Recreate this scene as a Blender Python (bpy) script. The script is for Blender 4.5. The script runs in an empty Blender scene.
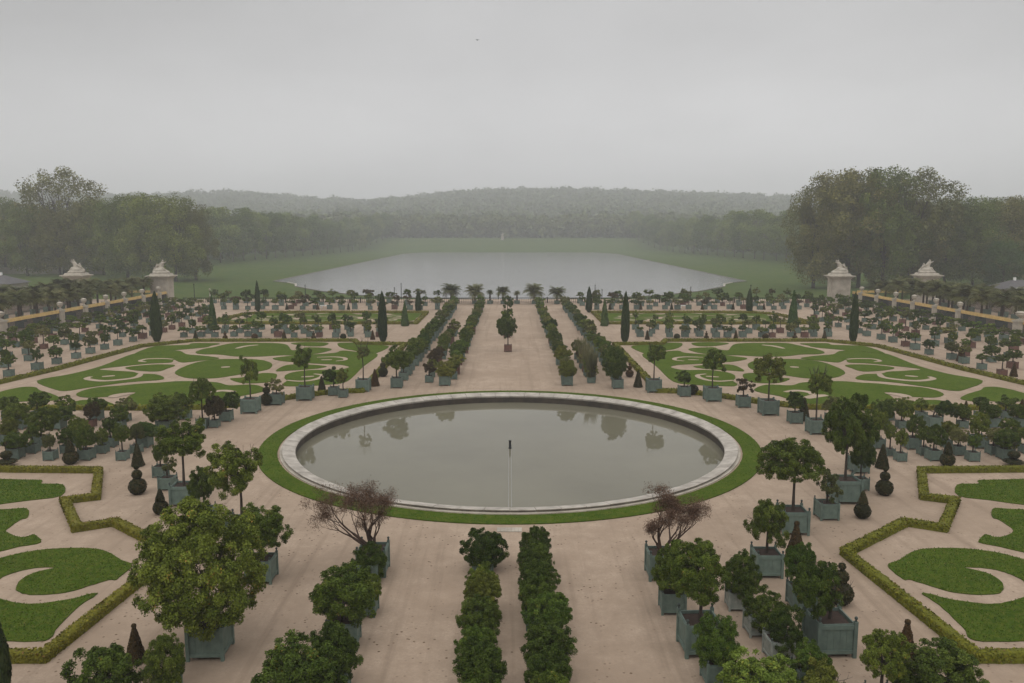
import bpy, bmesh, math, random
import numpy as np
from mathutils import Vector, Matrix

random.seed(7)
RG = np.random.default_rng(11)
scene = bpy.context.scene
COL = scene.collection
R = math.radians

# ------------------------------------------------------------------ camera
H, F, CXP, CYP, YH = 15.0, 810.0, 510.0, 341.5, 232.0
TH = math.atan((CYP - YH) / F)
CT, ST = math.cos(TH), math.sin(TH)
cam = bpy.data.objects.new("camera", bpy.data.cameras.new("camera"))
COL.objects.link(cam)
cam.location = (0, 0, H)
cam.rotation_euler = (math.pi / 2 - TH, 0, 0)
cam.data.sensor_width = 36.0
cam.data.lens = F / 1024 * 36.0
cam.data.shift_x = 2 / 1024
cam.data.clip_start = 0.5
cam.data.clip_end = 6000
scene.camera = cam


def at(px, py, z=0.0):
    """ground point seen at a pixel of the photograph (survey of the garden plan)"""
    dx, dz = (px - CXP) / F, -(py - CYP) / F
    y = CT + dz * ST
    zz = -ST + dz * CT
    t = (z - H) / zz
    return dx * t, y * t


def depth(Y, z=0.0):
    return Y * CT - (z - H) * ST


def ppm(Y, z=0.0):
    return F / depth(Y, z)


def z_at(Y, py):
    k = (CYP - py) / F
    return H + Y * (k * CT - ST) / (CT + k * ST)


# ------------------------------------------------------------------ materials
def nodes_of(m):
    m.use_nodes = True
    nt = m.node_tree
    return nt, nt.nodes["Principled BSDF"]


def N(nt, typ, **kw):
    n = nt.nodes.new(typ)
    for k, v in kw.items():
        if k in n.inputs:
            n.inputs[k].default_value = v
        else:
            setattr(n, k, v)
    return n


def mixc(nt, fac, a, b, mode='MIX'):
    n = nt.nodes.new("ShaderNodeMix")
    n.data_type = 'RGBA'
    n.blend_type = mode
    for sock, v in ((n.inputs[0], fac), (n.inputs[6], a), (n.inputs[7], b)):
        if hasattr(v, "node"):
            nt.links.new(v, sock)
        elif isinstance(v, (int, float)):
            sock.default_value = v
        else:
            sock.default_value = (*v, 1)
    return n.outputs[2]


def ramp(nt, sock, a, b):
    n = nt.nodes.new("ShaderNodeMapRange")
    n.inputs[1].default_value, n.inputs[2].default_value = a, b
    nt.links.new(sock, n.inputs[0])
    return n.outputs[0]


def noise(nt, scale, detail=4, rough=.6, vec=None, coord="Object"):
    if vec is None:
        vec = N(nt, "ShaderNodeTexCoord").outputs[coord]
    n = N(nt, "ShaderNodeTexNoise", Scale=scale, Detail=detail, Roughness=rough)
    nt.links.new(vec, n.inputs["Vector"])
    return n.outputs[0]


def bump(nt, sock, strength, dist, bs):
    b = N(nt, "ShaderNodeBump", Strength=strength, Distance=dist)
    nt.links.new(sock, b.inputs["Height"])
    nt.links.new(b.outputs[0], bs.inputs["Normal"])


def leaf_mat(name, a, b, c=None, rough=.6, spec=.1, objvar=.3):
    """leaves: per-leaf tint between two greens (c = odd new or dry leaf), a little variation per plant"""
    m = bpy.data.materials.new(name)
    nt, bs = nodes_of(m)
    at_ = N(nt, "ShaderNodeAttribute", attribute_name="tint")
    col = mixc(nt, at_.outputs["Fac"], a, b)
    if c:
        g = nt.nodes.new("ShaderNodeMath")
        g.operation = 'GREATER_THAN'
        g.inputs[1].default_value = .93
        nt.links.new(at_.outputs["Fac"], g.inputs[0])
        col = mixc(nt, g.outputs[0], col, c)
    oi = N(nt, "ShaderNodeObjectInfo")
    hs = N(nt, "ShaderNodeHueSaturation")
    v = nt.nodes.new("ShaderNodeMapRange")
    v.inputs[3].default_value, v.inputs[4].default_value = 1 - objvar, 1 + objvar
    nt.links.new(oi.outputs["Random"], v.inputs[0])
    nt.links.new(v.outputs[0], hs.inputs["Value"])
    h = nt.nodes.new("ShaderNodeMapRange")
    h.inputs[3].default_value, h.inputs[4].default_value = .515, .485
    nt.links.new(oi.outputs["Random"], h.inputs[0])
    nt.links.new(h.outputs[0], hs.inputs["Hue"])
    nt.links.new(col, hs.inputs["Color"])
    nt.links.new(hs.outputs[0], bs.inputs["Base Color"])
    bs.inputs["Roughness"].default_value = rough
    bs.inputs["Specular IOR Level"].default_value = spec
    return m


def plain(name, col, rough=.7, col2=None, scale=3.0, bscale=None, bstr=.3, spec=.3, objvar=0, metal=0):
    m = bpy.data.materials.new(name)
    nt, bs = nodes_of(m)
    out = None
    if col2:
        out = mixc(nt, ramp(nt, noise(nt, scale, 6, .65), .32, .68), col, col2)
    if objvar:
        oi = N(nt, "ShaderNodeObjectInfo")
        hs = N(nt, "ShaderNodeHueSaturation")
        v = nt.nodes.new("ShaderNodeMapRange")
        v.inputs[3].default_value, v.inputs[4].default_value = 1 - objvar, 1 + objvar
        nt.links.new(oi.outputs["Random"], v.inputs[0])
        nt.links.new(v.outputs[0], hs.inputs["Value"])
        if out:
            nt.links.new(out, hs.inputs["Color"])
        else:
            hs.inputs["Color"].default_value = (*col, 1)
        out = hs.outputs[0]
    if out:
        nt.links.new(out, bs.inputs["Base Color"])
    else:
        bs.inputs["Base Color"].default_value = (*col, 1)
    bs.inputs["Roughness"].default_value = rough
    bs.inputs["Specular IOR Level"].default_value = spec
    bs.inputs["Metallic"].default_value = metal
    if bscale:
        bump(nt, noise(nt, bscale, 5, .6), bstr, .02, bs)
    return m


M = {}
M['orange'] = leaf_mat("orange_leaves", (.047, .073, .009), (.158, .205, .030), (.28, .20, .04))
M['dark'] = leaf_mat("dark_leaves", (.033, .055, .008), (.112, .153, .023), (.16, .19, .04))
M['pale'] = leaf_mat("pale_leaves", (.095, .104, .030), (.205, .205, .064), (.27, .23, .10))
M['bright'] = leaf_mat("bright_leaves", (.050, .088, .011), (.160, .225, .034), (.26, .27, .045))
M['yellow'] = leaf_mat("yellow_leaves", (.085, .100, .014), (.200, .210, .036), (.26, .22, .05))
M['red'] = leaf_mat("red_leaves", (.050, .038, .018), (.12, .085, .036), (.10, .12, .04))
M['reed'] = leaf_mat("reed_leaves", (.075, .082, .038), (.19, .175, .085))
M['twigs'] = leaf_mat("dry_twig_tips", (.058, .036, .021), (.150, .095, .058))
M['turf'] = leaf_mat("turf_blades", (.042, .080, .006), (.088, .145, .014), (.17, .17, .04), objvar=0)
M['box'] = leaf_mat("box_leaves", (.085, .088, .008), (.215, .190, .018), (.16, .10, .03), objvar=.05)
M['yew'] = leaf_mat("yew_leaves", (.018, .022, .008), (.055, .052, .018), (.10, .06, .025), objvar=.3)
M['yewbrown'] = leaf_mat("brown_yew_leaves", (.040, .026, .010), (.095, .060, .024), (.12, .06, .025), objvar=.2)
M['cypress'] = leaf_mat("cypress_leaves", (.012, .026, .007), (.042, .062, .017), objvar=.2)
M['greencone'] = leaf_mat("green_cone_leaves", (.030, .060, .015), (.075, .12, .03), objvar=.1)
M['palm'] = leaf_mat("palm_leaves", (.046, .056, .015), (.130, .135, .044), (.17, .14, .055), objvar=.2)
M['plane'] = leaf_mat("plane_tree_leaves", (.080, .105, .018), (.220, .262, .056), (.24, .22, .06), objvar=.2)
M['planebrown'] = leaf_mat("budding_leaves", (.105, .106, .024), (.235, .228, .064), (.22, .18, .06), objvar=.2)
M['lime'] = leaf_mat("lime_tree_leaves", (.080, .118, .022), (.200, .250, .060), objvar=.25)
M['wood_mass'] = leaf_mat("woodland_leaves", (.062, .084, .024), (.170, .195, .070), objvar=.1)
M['freshgreen'] = leaf_mat("fresh_leaves", (.035, .075, .014), (.09, .15, .03), objvar=.1)
M['bark'] = plain("bark", (.070, .055, .042), .9, (.030, .023, .018), 6, 14, .6)
M['palebark'] = plain("pale_bark", (.16, .14, .11), .9, (.075, .062, .048), .5, 3, .5)
M['twig'] = plain("dry_twigs", (.085, .050, .034), .85, (.050, .030, .022), 3, objvar=.1)
M['tub'] = plain("painted_planter_wood", (.150, .200, .165), .65, (.095, .132, .110), 3.5, 30, .12, objvar=.14)
M['tubbrown'] = plain("brown_planter_wood", (.17, .085, .062), .7, (.11, .062, .050), 4, 30, .15, objvar=.15)
M['tubpale'] = plain("weathered_planter_wood", (.34, .35, .31), .75, (.22, .25, .22), 4, 30, .15, objvar=.1)
M['iron'] = plain("planter_iron", (.05, .065, .058), .5)
M['soil'] = plain("soil", (.055, .034, .024), .95, (.03, .019, .014), 7, 25, .8)
M['stone'] = plain("limestone", (.50, .45, .37), .85, (.30, .265, .215), .8, 10, .35)
M['kerbstone'] = plain("basin_stone", (.50, .455, .395), .85, (.27, .242, .205), 1.1, 9, .4)
M['darkstone'] = plain("wet_stone", (.075, .058, .042), .6, (.035, .028, .022), 1.2, 8, .4)
M['gold'] = plain("gilded_iron", (.70, .50, .20), .5, (.52, .35, .13), 1.5)
M['blackiron'] = plain("black_iron", (.016, .018, .020), .5)
M['greyroof'] = plain("slate", (.105, .098, .098), .7, (.065, .062, .064), 1.5)
M['wall'] = plain("render_wall", (.42, .39, .33), .85, (.33, .30, .25), .6)
M['kerbdark'] = plain("weathered_kerb", (.20, .18, .15), .9, (.10, .095, .08), .2)
M['pipe'] = plain("pipe_metal", (.24, .23, .20), .5)
M['marble'] = plain("white_marble", (.78, .77, .73), .6)


def gravel_mat(name, a, b, tracks=True):
    m = bpy.data.materials.new(name)
    nt, bs = nodes_of(m)
    oc = N(nt, "ShaderNodeTexCoord").outputs["Object"]
    big = ramp(nt, noise(nt, .11, 8, .72, oc), .40, .60)
    mid = ramp(nt, noise(nt, .8, 9, .8, oc), .36, .66)
    fine = ramp(nt, noise(nt, 9, 4, .7, oc), .25, .75)
    c = mixc(nt, big, a, b)
    c = mixc(nt, mid, c, tuple(v * .80 for v in b), 'MIX')
    mm = nt.nodes.new("ShaderNodeMath")
    mm.operation = 'MULTIPLY'
    mm.inputs[1].default_value = .9
    nt.links.new(mid, mm.inputs[0])
    c2 = mixc(nt, mm.outputs[0], mixc(nt, big, a, b), tuple(v * .82 for v in b))
    c3 = mixc(nt, ramp(nt, fine, .2, 1.05), c2, tuple(v * .62 for v in a))
    # scattered dark flecks: fallen leaves, pebbles
    vo = N(nt, "ShaderNodeTexVoronoi", Scale=3.2)
    nt.links.new(oc, vo.inputs["Vector"])
    fl = ramp(nt, vo.outputs["Distance"], .20, .10)
    pa = ramp(nt, noise(nt, .35, 4, .6, oc), .44, .60)
    mu = nt.nodes.new("ShaderNodeMath")
    mu.operation = 'MULTIPLY'
    nt.links.new(fl, mu.inputs[0])
    nt.links.new(pa, mu.inputs[1])
    c4 = mixc(nt, mu.outputs[0], c3, (.115, .070, .040))
    out = c4
    if tracks:   # faint wheel and rake marks running along the walks
        mp = N(nt, "ShaderNodeMapping")
        mp.inputs["Scale"].default_value = (1.6, .05, 1)
        nt.links.new(oc, mp.inputs["Vector"])
        tr = ramp(nt, noise(nt, 1.0, 4, .6, mp.outputs[0]), .52, .72)
        ms = nt.nodes.new("ShaderNodeMath")
        ms.operation = 'MULTIPLY'
        ms.inputs[1].default_value = .6
        nt.links.new(tr, ms.inputs[0])
        out = mixc(nt, ms.outputs[0], c4, tuple(v * .66 for v in b))
    nt.links.new(out, bs.inputs["Base Color"])
    bs.inputs["Roughness"].default_value = .95
    bs.inputs["Specular IOR Level"].default_value = .15
    bump(nt, noise(nt, 14, 5, .7, oc), .5, .03, bs)
    return m


M['gravel'] = gravel_mat("garden_gravel", (.500, .385, .288), (.345, .255, .182))
M['sand'] = gravel_mat("parterre_sand", (.510, .400, .305), (.395, .302, .222), False)


def grass_mat(name, a, b, c, s=1.0):
    m = bpy.data.materials.new(name)
    nt, bs = nodes_of(m)
    oc = N(nt, "ShaderNodeTexCoord").outputs["Object"]
    c1 = mixc(nt, ramp(nt, noise(nt, .35 * s, 6, .65, oc), .3, .7), a, b)
    c2 = mixc(nt, ramp(nt, noise(nt, 3 * s, 8, .8, oc), .44, .72), c1, c)
    nt.links.new(c2, bs.inputs["Base Color"])
    bs.inputs["Roughness"].default_value = .9
    bs.inputs["Specular IOR Level"].default_value = .03
    bump(nt, noise(nt, 22 * s, 5, .7, oc), .9, .05, bs)
    return m


M['grass'] = grass_mat("parterre_grass", (.040, .078, .006), (.066, .110, .010), (.120, .130, .022))
M['meadow'] = grass_mat("meadow_grass", (.036, .076, .015), (.060, .098, .021), (.115, .112, .036), .12)
M['lakeend'] = M['meadow']


def water_mat(name, base, rough, bscale, bstr, stretch=(1, 1, 1), dist=.05):
    m = bpy.data.materials.new(name)
    nt, bs = nodes_of(m)
    oc = N(nt, "ShaderNodeTexCoord").outputs["Object"]
    col = mixc(nt, ramp(nt, noise(nt, .12, 5, .6, oc), .3, .7), base, tuple(v * .82 for v in base))
    nt.links.new(col, bs.inputs["Base Color"])
    bs.inputs["IOR"].default_value = 1.333
    bs.inputs["Roughness"].default_value = rough
    mp = N(nt, "ShaderNodeMapping")
    mp.inputs["Scale"].default_value = stretch
    nt.links.new(oc, mp.inputs["Vector"])
    bump(nt, noise(nt, bscale, 3, .5, mp.outputs[0]), bstr, dist, bs)
    return m


M['pool'] = water_mat("basin_water", (.175, .162, .115), .015, 1.2, .03, (1, 1, 1), .03)
M['lake'] = water_mat("lake_water", (.20, .197, .195), .15, .25, .30, (.6, 1.6, 1), .35)


# ------------------------------------------------------------------ mesh helpers
class MB:
    """collects quads and polygons into one mesh"""
    def __init__(self):
        self.v, self.f = [], []

    def add(self, verts, faces):
        o = len(self.v)
        self.v += [tuple(p) for p in verts]
        self.f += [tuple(i + o for i in f) for f in faces]
        return self

    def box(self, x0, x1, y0, y1, z0, z1, taper=0):
        t = taper
        return self.add([(x0, y0, z0), (x1, y0, z0), (x1, y1, z0), (x0, y1, z0),
                         (x0 + t, y0 + t, z1), (x1 - t, y0 + t, z1), (x1 - t, y1 - t, z1), (x0 + t, y1 - t, z1)],
                        [(3, 2, 1, 0), (4, 5, 6, 7), (0, 1, 5, 4), (1, 2, 6, 5), (2, 3, 7, 6), (3, 0, 4, 7)])

    def tube(self, pts, rads, n=6, cap=True):
        pts = [Vector(p) for p in pts]
        o = len(self.v)
        for i, p in enumerate(pts):
            d = (pts[min(i + 1, len(pts) - 1)] - pts[max(i - 1, 0)]).normalized()
            u = d.cross(Vector((0, 0, 1)) if abs(d.z) < .9 else Vector((1, 0, 0))).normalized()
            w = d.cross(u)
            for k in range(n):
                a = 2 * math.pi * k / n
                self.v.append(tuple(p + (u * math.cos(a) + w * math.sin(a)) * rads[i]))
        for i in range(len(pts) - 1):
            for k in range(n):
                a, b = o + i * n + k, o + i * n + (k + 1) % n
                self.f.append((a, b, b + n, a + n))
        if cap:
            self.f.append(tuple(o + k for k in range(n))[::-1])
            self.f.append(tuple(o + (len(pts) - 1) * n + k for k in range(n)))
        return self

    def lathe(self, prof, n=16, cx=0, cy=0):
        o = len(self.v)
        for r, z in prof:
            for k in range(n):
                a = 2 * math.pi * k / n
                self.v.append((cx + r * math.cos(a), cy + r * math.sin(a), z))
        for i in range(len(prof) - 1):
            for k in range(n):
                a, b = o + i * n + k, o + i * n + (k + 1) % n
                self.f.append((a, b, b + n, a + n))
        self.f.append(tuple(o + k for k in range(n))[::-1])
        self.f.append(tuple(o + (len(prof) - 1) * n + k for k in range(n)))
        return self

    def ball(self, c, r, n=12, m=8):
        rx, ry, rz = (r, r, r) if isinstance(r, (int, float)) else r
        o = len(self.v)
        for i in range(m + 1):
            t = math.pi * (i + .02) / (m + .04)
            for k in range(n):
                a = 2 * math.pi * k / n
                self.v.append((c[0] + rx * math.sin(t) * math.cos(a), c[1] + ry * math.sin(t) * math.sin(a), c[2] - rz * math.cos(t)))
        for i in range(m):
            for k in range(n):
                a, b = o + i * n + k, o + i * n + (k + 1) % n
                self.f.append((a, b, b + n, a + n))
        self.f.append(tuple(o + k for k in range(n))[::-1])
        self.f.append(tuple(o + m * n + k for k in range(n)))
        return self

    def mesh(self, name, mat=None, smooth=False):
        me = bpy.data.meshes.new(name)
        me.from_pydata(self.v, [], self.f)
        if smooth:
            me.polygons.foreach_set("use_smooth", [True] * len(me.polygons))
        if mat:
            me.materials.append(mat)
        me.update()
        return me


def quads_mesh(name, P4, tint, mat, extra=None):
    """P4: (n,4,3) leaf quads; extra: (verts, faces, tint) added to the same mesh"""
    n = len(P4)
    verts = np.ascontiguousarray(P4.reshape(-1, 3), dtype=np.float32)
    loops = np.arange(4 * n, dtype=np.int32)
    tints = np.asarray(tint, dtype=np.float32)
    if extra is not None:
        ev, ef, et = extra
        ef = np.asarray(ef, dtype=np.int32)
        loops = np.concatenate([loops, ef.reshape(-1) + len(verts)])
        verts = np.concatenate([verts, np.asarray(ev, dtype=np.float32)])
        tints = np.concatenate([tints, np.full(len(ef), et, dtype=np.float32)])
        n += len(ef)
    me = bpy.data.meshes.new(name)
    me.vertices.add(len(verts))
    me.vertices.foreach_set("co", verts.reshape(-1))
    me.loops.add(len(loops))
    me.loops.foreach_set("vertex_index", loops)
    me.polygons.add(n)
    me.polygons.foreach_set("loop_start", np.arange(0, 4 * n, 4, dtype=np.int32))
    me.polygons.foreach_set("loop_total", np.full(n, 4, dtype=np.int32))
    me.update(calc_edges=True)
    a = me.attributes.new("tint", 'FLOAT', 'FACE')
    a.data.foreach_set("value", tints)
    me.materials.append(mat)
    return me


def unit(v):
    return v / np.maximum(np.linalg.norm(v, axis=1, keepdims=True), 1e-6)


def leaves(C, Nn, size, aspect=.5, jit=1.25, rng=RG):
    n = len(C)
    Nn = unit(unit(Nn) + rng.normal(0, jit, (n, 3)) * .7)
    T = unit(np.cross(Nn, unit(rng.normal(0, 1, (n, 3)))))
    B = np.cross(Nn, T)
    s = (np.asarray(size) * rng.uniform(.65, 1.35, n))[:, None]
    L, W = T * s, B * s * aspect
    bend = Nn * s * .18
    return np.stack([C - L, C + W + bend, C + L, C - W + bend], axis=1)


def crown_mesh(name, n, leaf, K=90, lobes=9, amp=.34, tuft=(.10, .18), seed=1, mat=None, low=-.8, aspect=.5, deep=.45):
    """foliage in a unit ball: many leaf tufts over a lumpy outline, with gaps between them"""
    r = np.random.default_rng(seed)
    ld = unit(r.normal(0, 1, (lobes, 3)) + np.array([0, 0, .25]))
    lw = r.uniform(.75, 1.0, lobes)
    d = unit(r.normal(0, 1, (K * 3, 3)))
    d = d[d[:, 2] > low][:K]
    K = len(d)
    ang = np.arccos(np.clip(d @ ld.T, -1, 1))
    Rd = (1 - amp) + amp * (lw * np.exp(-(ang / .55) ** 2)).max(1)
    rad = Rd * r.uniform(deep ** 2.2, 1, K) ** (1 / 2.2)
    cc = d * rad[:, None] * .95
    cr = r.uniform(*tuft, K)
    wt = cr ** 2
    i = r.choice(K, n, p=wt / wt.sum())
    dd = unit(r.normal(0, 1, (n, 3)) + d[i] * .8 + np.array([0, 0, .3]))
    P = cc[i] + dd * (cr[i] * r.uniform(.05, 1.25, n) ** .6)[:, None]
    nn = dd * .8 + d[i] * .5 + np.array([0, 0, .35])
    tint = np.clip(r.uniform(0, .6, n) + r.uniform(-.28, .42, K)[i], 0, 1)  # leaf colour varies; wider tuft contrast also paints in shade within the crown
    return quads_mesh(name, leaves(P, nn, leaf, aspect, rng=r), tint, mat)


def surf_leaves(prof, n, leaf, seed, ripple=.05):
    """leaf quads on a surface of revolution; prof = [(r,z)...]"""
    r = np.random.default_rng(seed)
    p = np.array(prof, dtype=float)
    seg = np.linalg.norm(np.diff(p, axis=0), axis=1) * (p[:-1, 0] + p[1:, 0] + .02)
    i = r.choice(len(seg), n, p=seg / seg.sum())
    t = r.uniform(0, 1, n)
    q = p[i] * (1 - t)[:, None] + p[i + 1] * t[:, None]
    dr, dz = (p[i + 1] - p[i]).T
    a = r.uniform(0, 2 * np.pi, n)
    rr = q[:, 0] * (1 + ripple * np.sin(3 * a + 7 * q[:, 1]) + r.normal(0, ripple, n)) + .01
    C = np.stack([rr * np.cos(a), rr * np.sin(a), q[:, 1]], 1)
    nn = np.stack([dz * np.cos(a), dz * np.sin(a), -dr], 1)
    return leaves(C, nn, leaf, .6, .6, rng=r), r.uniform(0, 1, n)


def revolved(name, prof, n, leaf, seed, mat, ripple=.05):
    P4, t = surf_leaves(prof, n, leaf, seed, ripple)
    k = 14
    v, f = [], []
    for rr, z in prof:
        for j in range(k):
            a = 2 * math.pi * j / k
            v.append((rr * .9 * math.cos(a), rr * .9 * math.sin(a), z))
    for i in range(len(prof) - 1):
        for j in range(k):
            a, b = i * k + j, i * k + (j + 1) % k
            f.append((a, b, b + k, a + k))
    return quads_mesh(name, P4, t, mat, (v, f, .25))


def branching(mb, p, d, length, rad, lvl, rng, spread=.6, n=5, tips=None, up=.12, kids=(2, 3), shrink=.74):
    pts, rads = [p], [rad]
    q, dd = p.copy(), d.copy()
    for i in range(3):
        dd = (dd + Vector((rng.uniform(-1, 1), rng.uniform(-1, 1), rng.uniform(-.6, 1))) * .16 + Vector((0, 0, up))).normalized()
        q = q + dd * length / 3
        pts.append(q.copy())
        rads.append(rad * (1 - .32 * (i + 1) / 3))
    mb.tube(pts, rads, n, cap=False)
    if lvl == 0:
        if tips is not None:
            tips.append(q.copy())
        return
    for k in range(rng.randint(*kids)):
        ax = Vector((rng.uniform(-1, 1), rng.uniform(-1, 1), rng.uniform(-.3, .6)))
        nd = (dd + ax.normalized() * spread * rng.uniform(.7, 1.4)).normalized()
        st = pts[-1] if k < 2 else pts[-2]
        branching(mb, st, nd, length * shrink * rng.uniform(.8, 1.15), rads[-1] * .72, lvl - 1, rng, spread, max(3, n - 1), tips, up, kids, shrink)


# ------------------------------------------------------------------ object helpers
USED = {}
GROUPED = set()


def link(name, me, parent=None, loc=(0, 0, 0), scale=(1, 1, 1), rot=0, mat=None):
    o = bpy.data.objects.new(name, me)
    COL.objects.link(o)
    o.location = loc
    o.scale = scale if not isinstance(scale, (int, float)) else (scale,) * 3
    o.rotation_euler = (0, 0, rot)
    if parent:
        o.parent = parent
    if mat and o.material_slots:
        o.material_slots[0].link = 'OBJECT'
        o.material_slots[0].material = mat
    return o


def tag(o, label, cat, group=None, kind=None):
    nw = len(label.split())
    if not 4 <= nw <= 16:
        print("LABEL LENGTH", nw, label)
    if label in USED:
        print("LABEL TWICE", label)
    USED[label] = o
    o["label"] = label
    o["category"] = cat
    if group:
        o["group"] = group
    if kind:
        o["kind"] = kind
    return o


def thing(name, label, cat, loc=(0, 0, 0), rot=0, group=None):
    o = bpy.data.objects.new(name, None)
    o.empty_display_size = .3
    COL.objects.link(o)
    o.location = loc
    o.rotation_euler = (0, 0, rot)
    return tag(o, label, cat, group)


def struct(name, me, loc=(0, 0, 0)):
    o = link(name, me, None, loc)
    o["kind"] = "structure"
    return o


ORD = "first second third fourth fifth sixth seventh eighth ninth tenth eleventh twelfth thirteenth fourteenth fifteenth sixteenth seventeenth eighteenth nineteenth twentieth".split()
ORD += ["twenty-" + w for w in ORD[:9]] + ["thirtieth"] + ["thirty-" + w for w in ORD[:9]]


def fill2d(name, loops, z0, thick, mat):
    """flat shape with holes, from outlines"""
    cu = bpy.data.curves.new(name, 'CURVE')
    cu.dimensions = '2D'
    cu.fill_mode = 'BOTH'
    cu.extrude = thick / 2
    for lp in loops:
        s = cu.splines.new('POLY')
        s.points.add(len(lp) - 1)
        for p, (x, y) in zip(s.points, lp):
            p.co = (x, y, 0, 1)
        s.use_cyclic_u = True
    ob = bpy.data.objects.new(name, cu)
    COL.objects.link(ob)
    me = bpy.data.meshes.new_from_object(ob.evaluated_get(bpy.context.evaluated_depsgraph_get()))
    bpy.data.objects.remove(ob)
    bpy.data.curves.remove(cu)
    me.name = name
    me.transform(Matrix.Translation((0, 0, z0 + thick / 2)))
    me.materials.clear()
    me.materials.append(mat)
    return me


def smooth_loop(pts, k=4, closed=True, keep=()):
    """Catmull-Rom through the points"""
    n = len(pts)
    out = []
    rngi = range(n) if closed else range(n - 1)
    for i in rngi:
        p0, p1, p2, p3 = (pts[(i + j) % n] if closed else pts[min(max(i + j, 0), n - 1)] for j in (-1, 0, 1, 2))
        for s in range(k):
            t = s / k
            out.append(tuple(.5 * (2 * b + (c - a) * t + (2 * a - 5 * b + 4 * c - d) * t * t + (-a + 3 * b - 3 * c + d) * t ** 3)
                             for a, b, c, d in zip(p0, p1, p2, p3)))
    if not closed:
        out.append(tuple(pts[-1]))
    return out


def circle(r, n=160, cx=0, cy=0, cw=False):
    s = -1 if cw else 1
    return [(cx + r * math.cos(s * 2 * math.pi * i / n), cy + r * math.sin(s * 2 * math.pi * i / n)) for i in range(n)]


# ------------------------------------------------------------------ prototypes
HERO = [crown_mesh("crown", 42000, .027, K=230, amp=.26, tuft=(.07, .14), seed=s, mat=M['orange']) for s in (1, 2, 3, 4)]
HERO += [crown_mesh("crown", 30000, .027, K=150, lobes=8, amp=.44, tuft=(.07, .14), deep=.5, seed=s, mat=M['orange']) for s in (5, 6, 7)]
BIGC = crown_mesh("crown", 90000, .0185, K=420, lobes=16, amp=.15, tuft=(.06, .12), low=-.9, seed=8, mat=M['orange'])
MIDC = [crown_mesh("crown", 11000, .048, K=110, amp=.28, tuft=(.08, .15), seed=s, mat=M['orange']) for s in (11, 12, 13)]
MIDC += [crown_mesh("crown", 6500, .048, K=60, lobes=6, amp=.52, deep=.6, seed=s, mat=M['orange']) for s in (14, 15, 16)]
FARC = [crown_mesh("crown", 1700, .12, K=36, seed=s, mat=M['orange']) for s in (21, 22, 23)]
FARC += [crown_mesh("crown", 950, .12, K=24, lobes=6, amp=.5, deep=.6, seed=s, mat=M['orange']) for s in (24, 25)]
DENSE = [crown_mesh("crown", 42000, .028, K=300, amp=.15, tuft=(.09, .15), lobes=12, seed=s, mat=M['orange'], low=-1, deep=.4) for s in (31, 32, 33)]
SPARSE = [crown_mesh("crown", 4200, .046, K=42, lobes=7, amp=.5, tuft=(.08, .15), seed=s, mat=M['orange'], deep=.5) for s in (36, 37)]


def trunk_mesh(seed):
    rng = random.Random(seed)
    mb = MB()
    mb.tube([(0, 0, -.02), (rng.uniform(-.02, .02), rng.uniform(-.02, .02), .5), (rng.uniform(-.03, .03), rng.uniform(-.03, .03), 1)], [.062, .045, .042], 8, False)
    for k in range(6):
        a = k * 1.05 + rng.uniform(-.3, .3)
        d = Vector((math.cos(a), math.sin(a), rng.uniform(.5, 1.1))).normalized()
        branching(mb, Vector((0, 0, .93)), d, .42, .028, 2, rng, .6, 5, None, .05)
    return mb.mesh("trunk", M['bark'], True)


TRUNKS = [trunk_mesh(s) for s in (1, 2, 3)]


def tub_mesh():
    mb = MB()
    for sx in (-1, 1):
        for sy in (-1, 1):
            x, y = sx * .455, sy * .455
            mb.box(x - .045, x + .045, y - .045, y + .045, .0, 1.0)
    for rot in range(4):
        c, s = (1, 0, -1, 0)[rot], (0, 1, 0, -1)[rot]

        def bx(x0, x1, y0, y1, z0, z1):
            n = len(mb.v)
            mb.box(x0, x1, y0, y1, z0, z1)
            mb.v[n:] = [(c * x - s * y, s * x + c * y, z) for x, y, z in mb.v[n:]]
        for i in range(5):
            a = -.408 + i * .1635
            bx(a, a + .158, -.455, -.42, .10, .93)
        bx(-.409, .409, -.482, -.456, .79, .90)
        bx(-.409, .409, -.482, -.456, .12, .22)
    return mb.mesh("tub", M['tub'])


TUB = tub_mesh()
SOIL = MB().box(-.415, .415, -.415, .415, .70, .86, .03).mesh("soil", M['soil'])
FINIAL = MB().lathe([(.030, 0), (.030, .02), (.014, .035), (.040, .065), (.044, .09), (.030, .12), (.005, .135)], 10).mesh("finial", M['iron'], True)
TUBMATS = {'t': M['tub'], 'b': M['tubbrown'], 'p': M['tubpale']}
WORDS = {'orange': 'mid-green', 'dark': 'dark green', 'pale': 'pale olive', 'bright': 'bright green', 'yellow': 'yellow-green', 'red': 'reddish'}
TUBW = {'t': 'grey-green', 'b': 'brown', 'p': 'pale grey'}
G_TREE = "fruit trees standing in square wooden tubs"
G_BUSH = "bushes in square wooden tubs"


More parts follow.
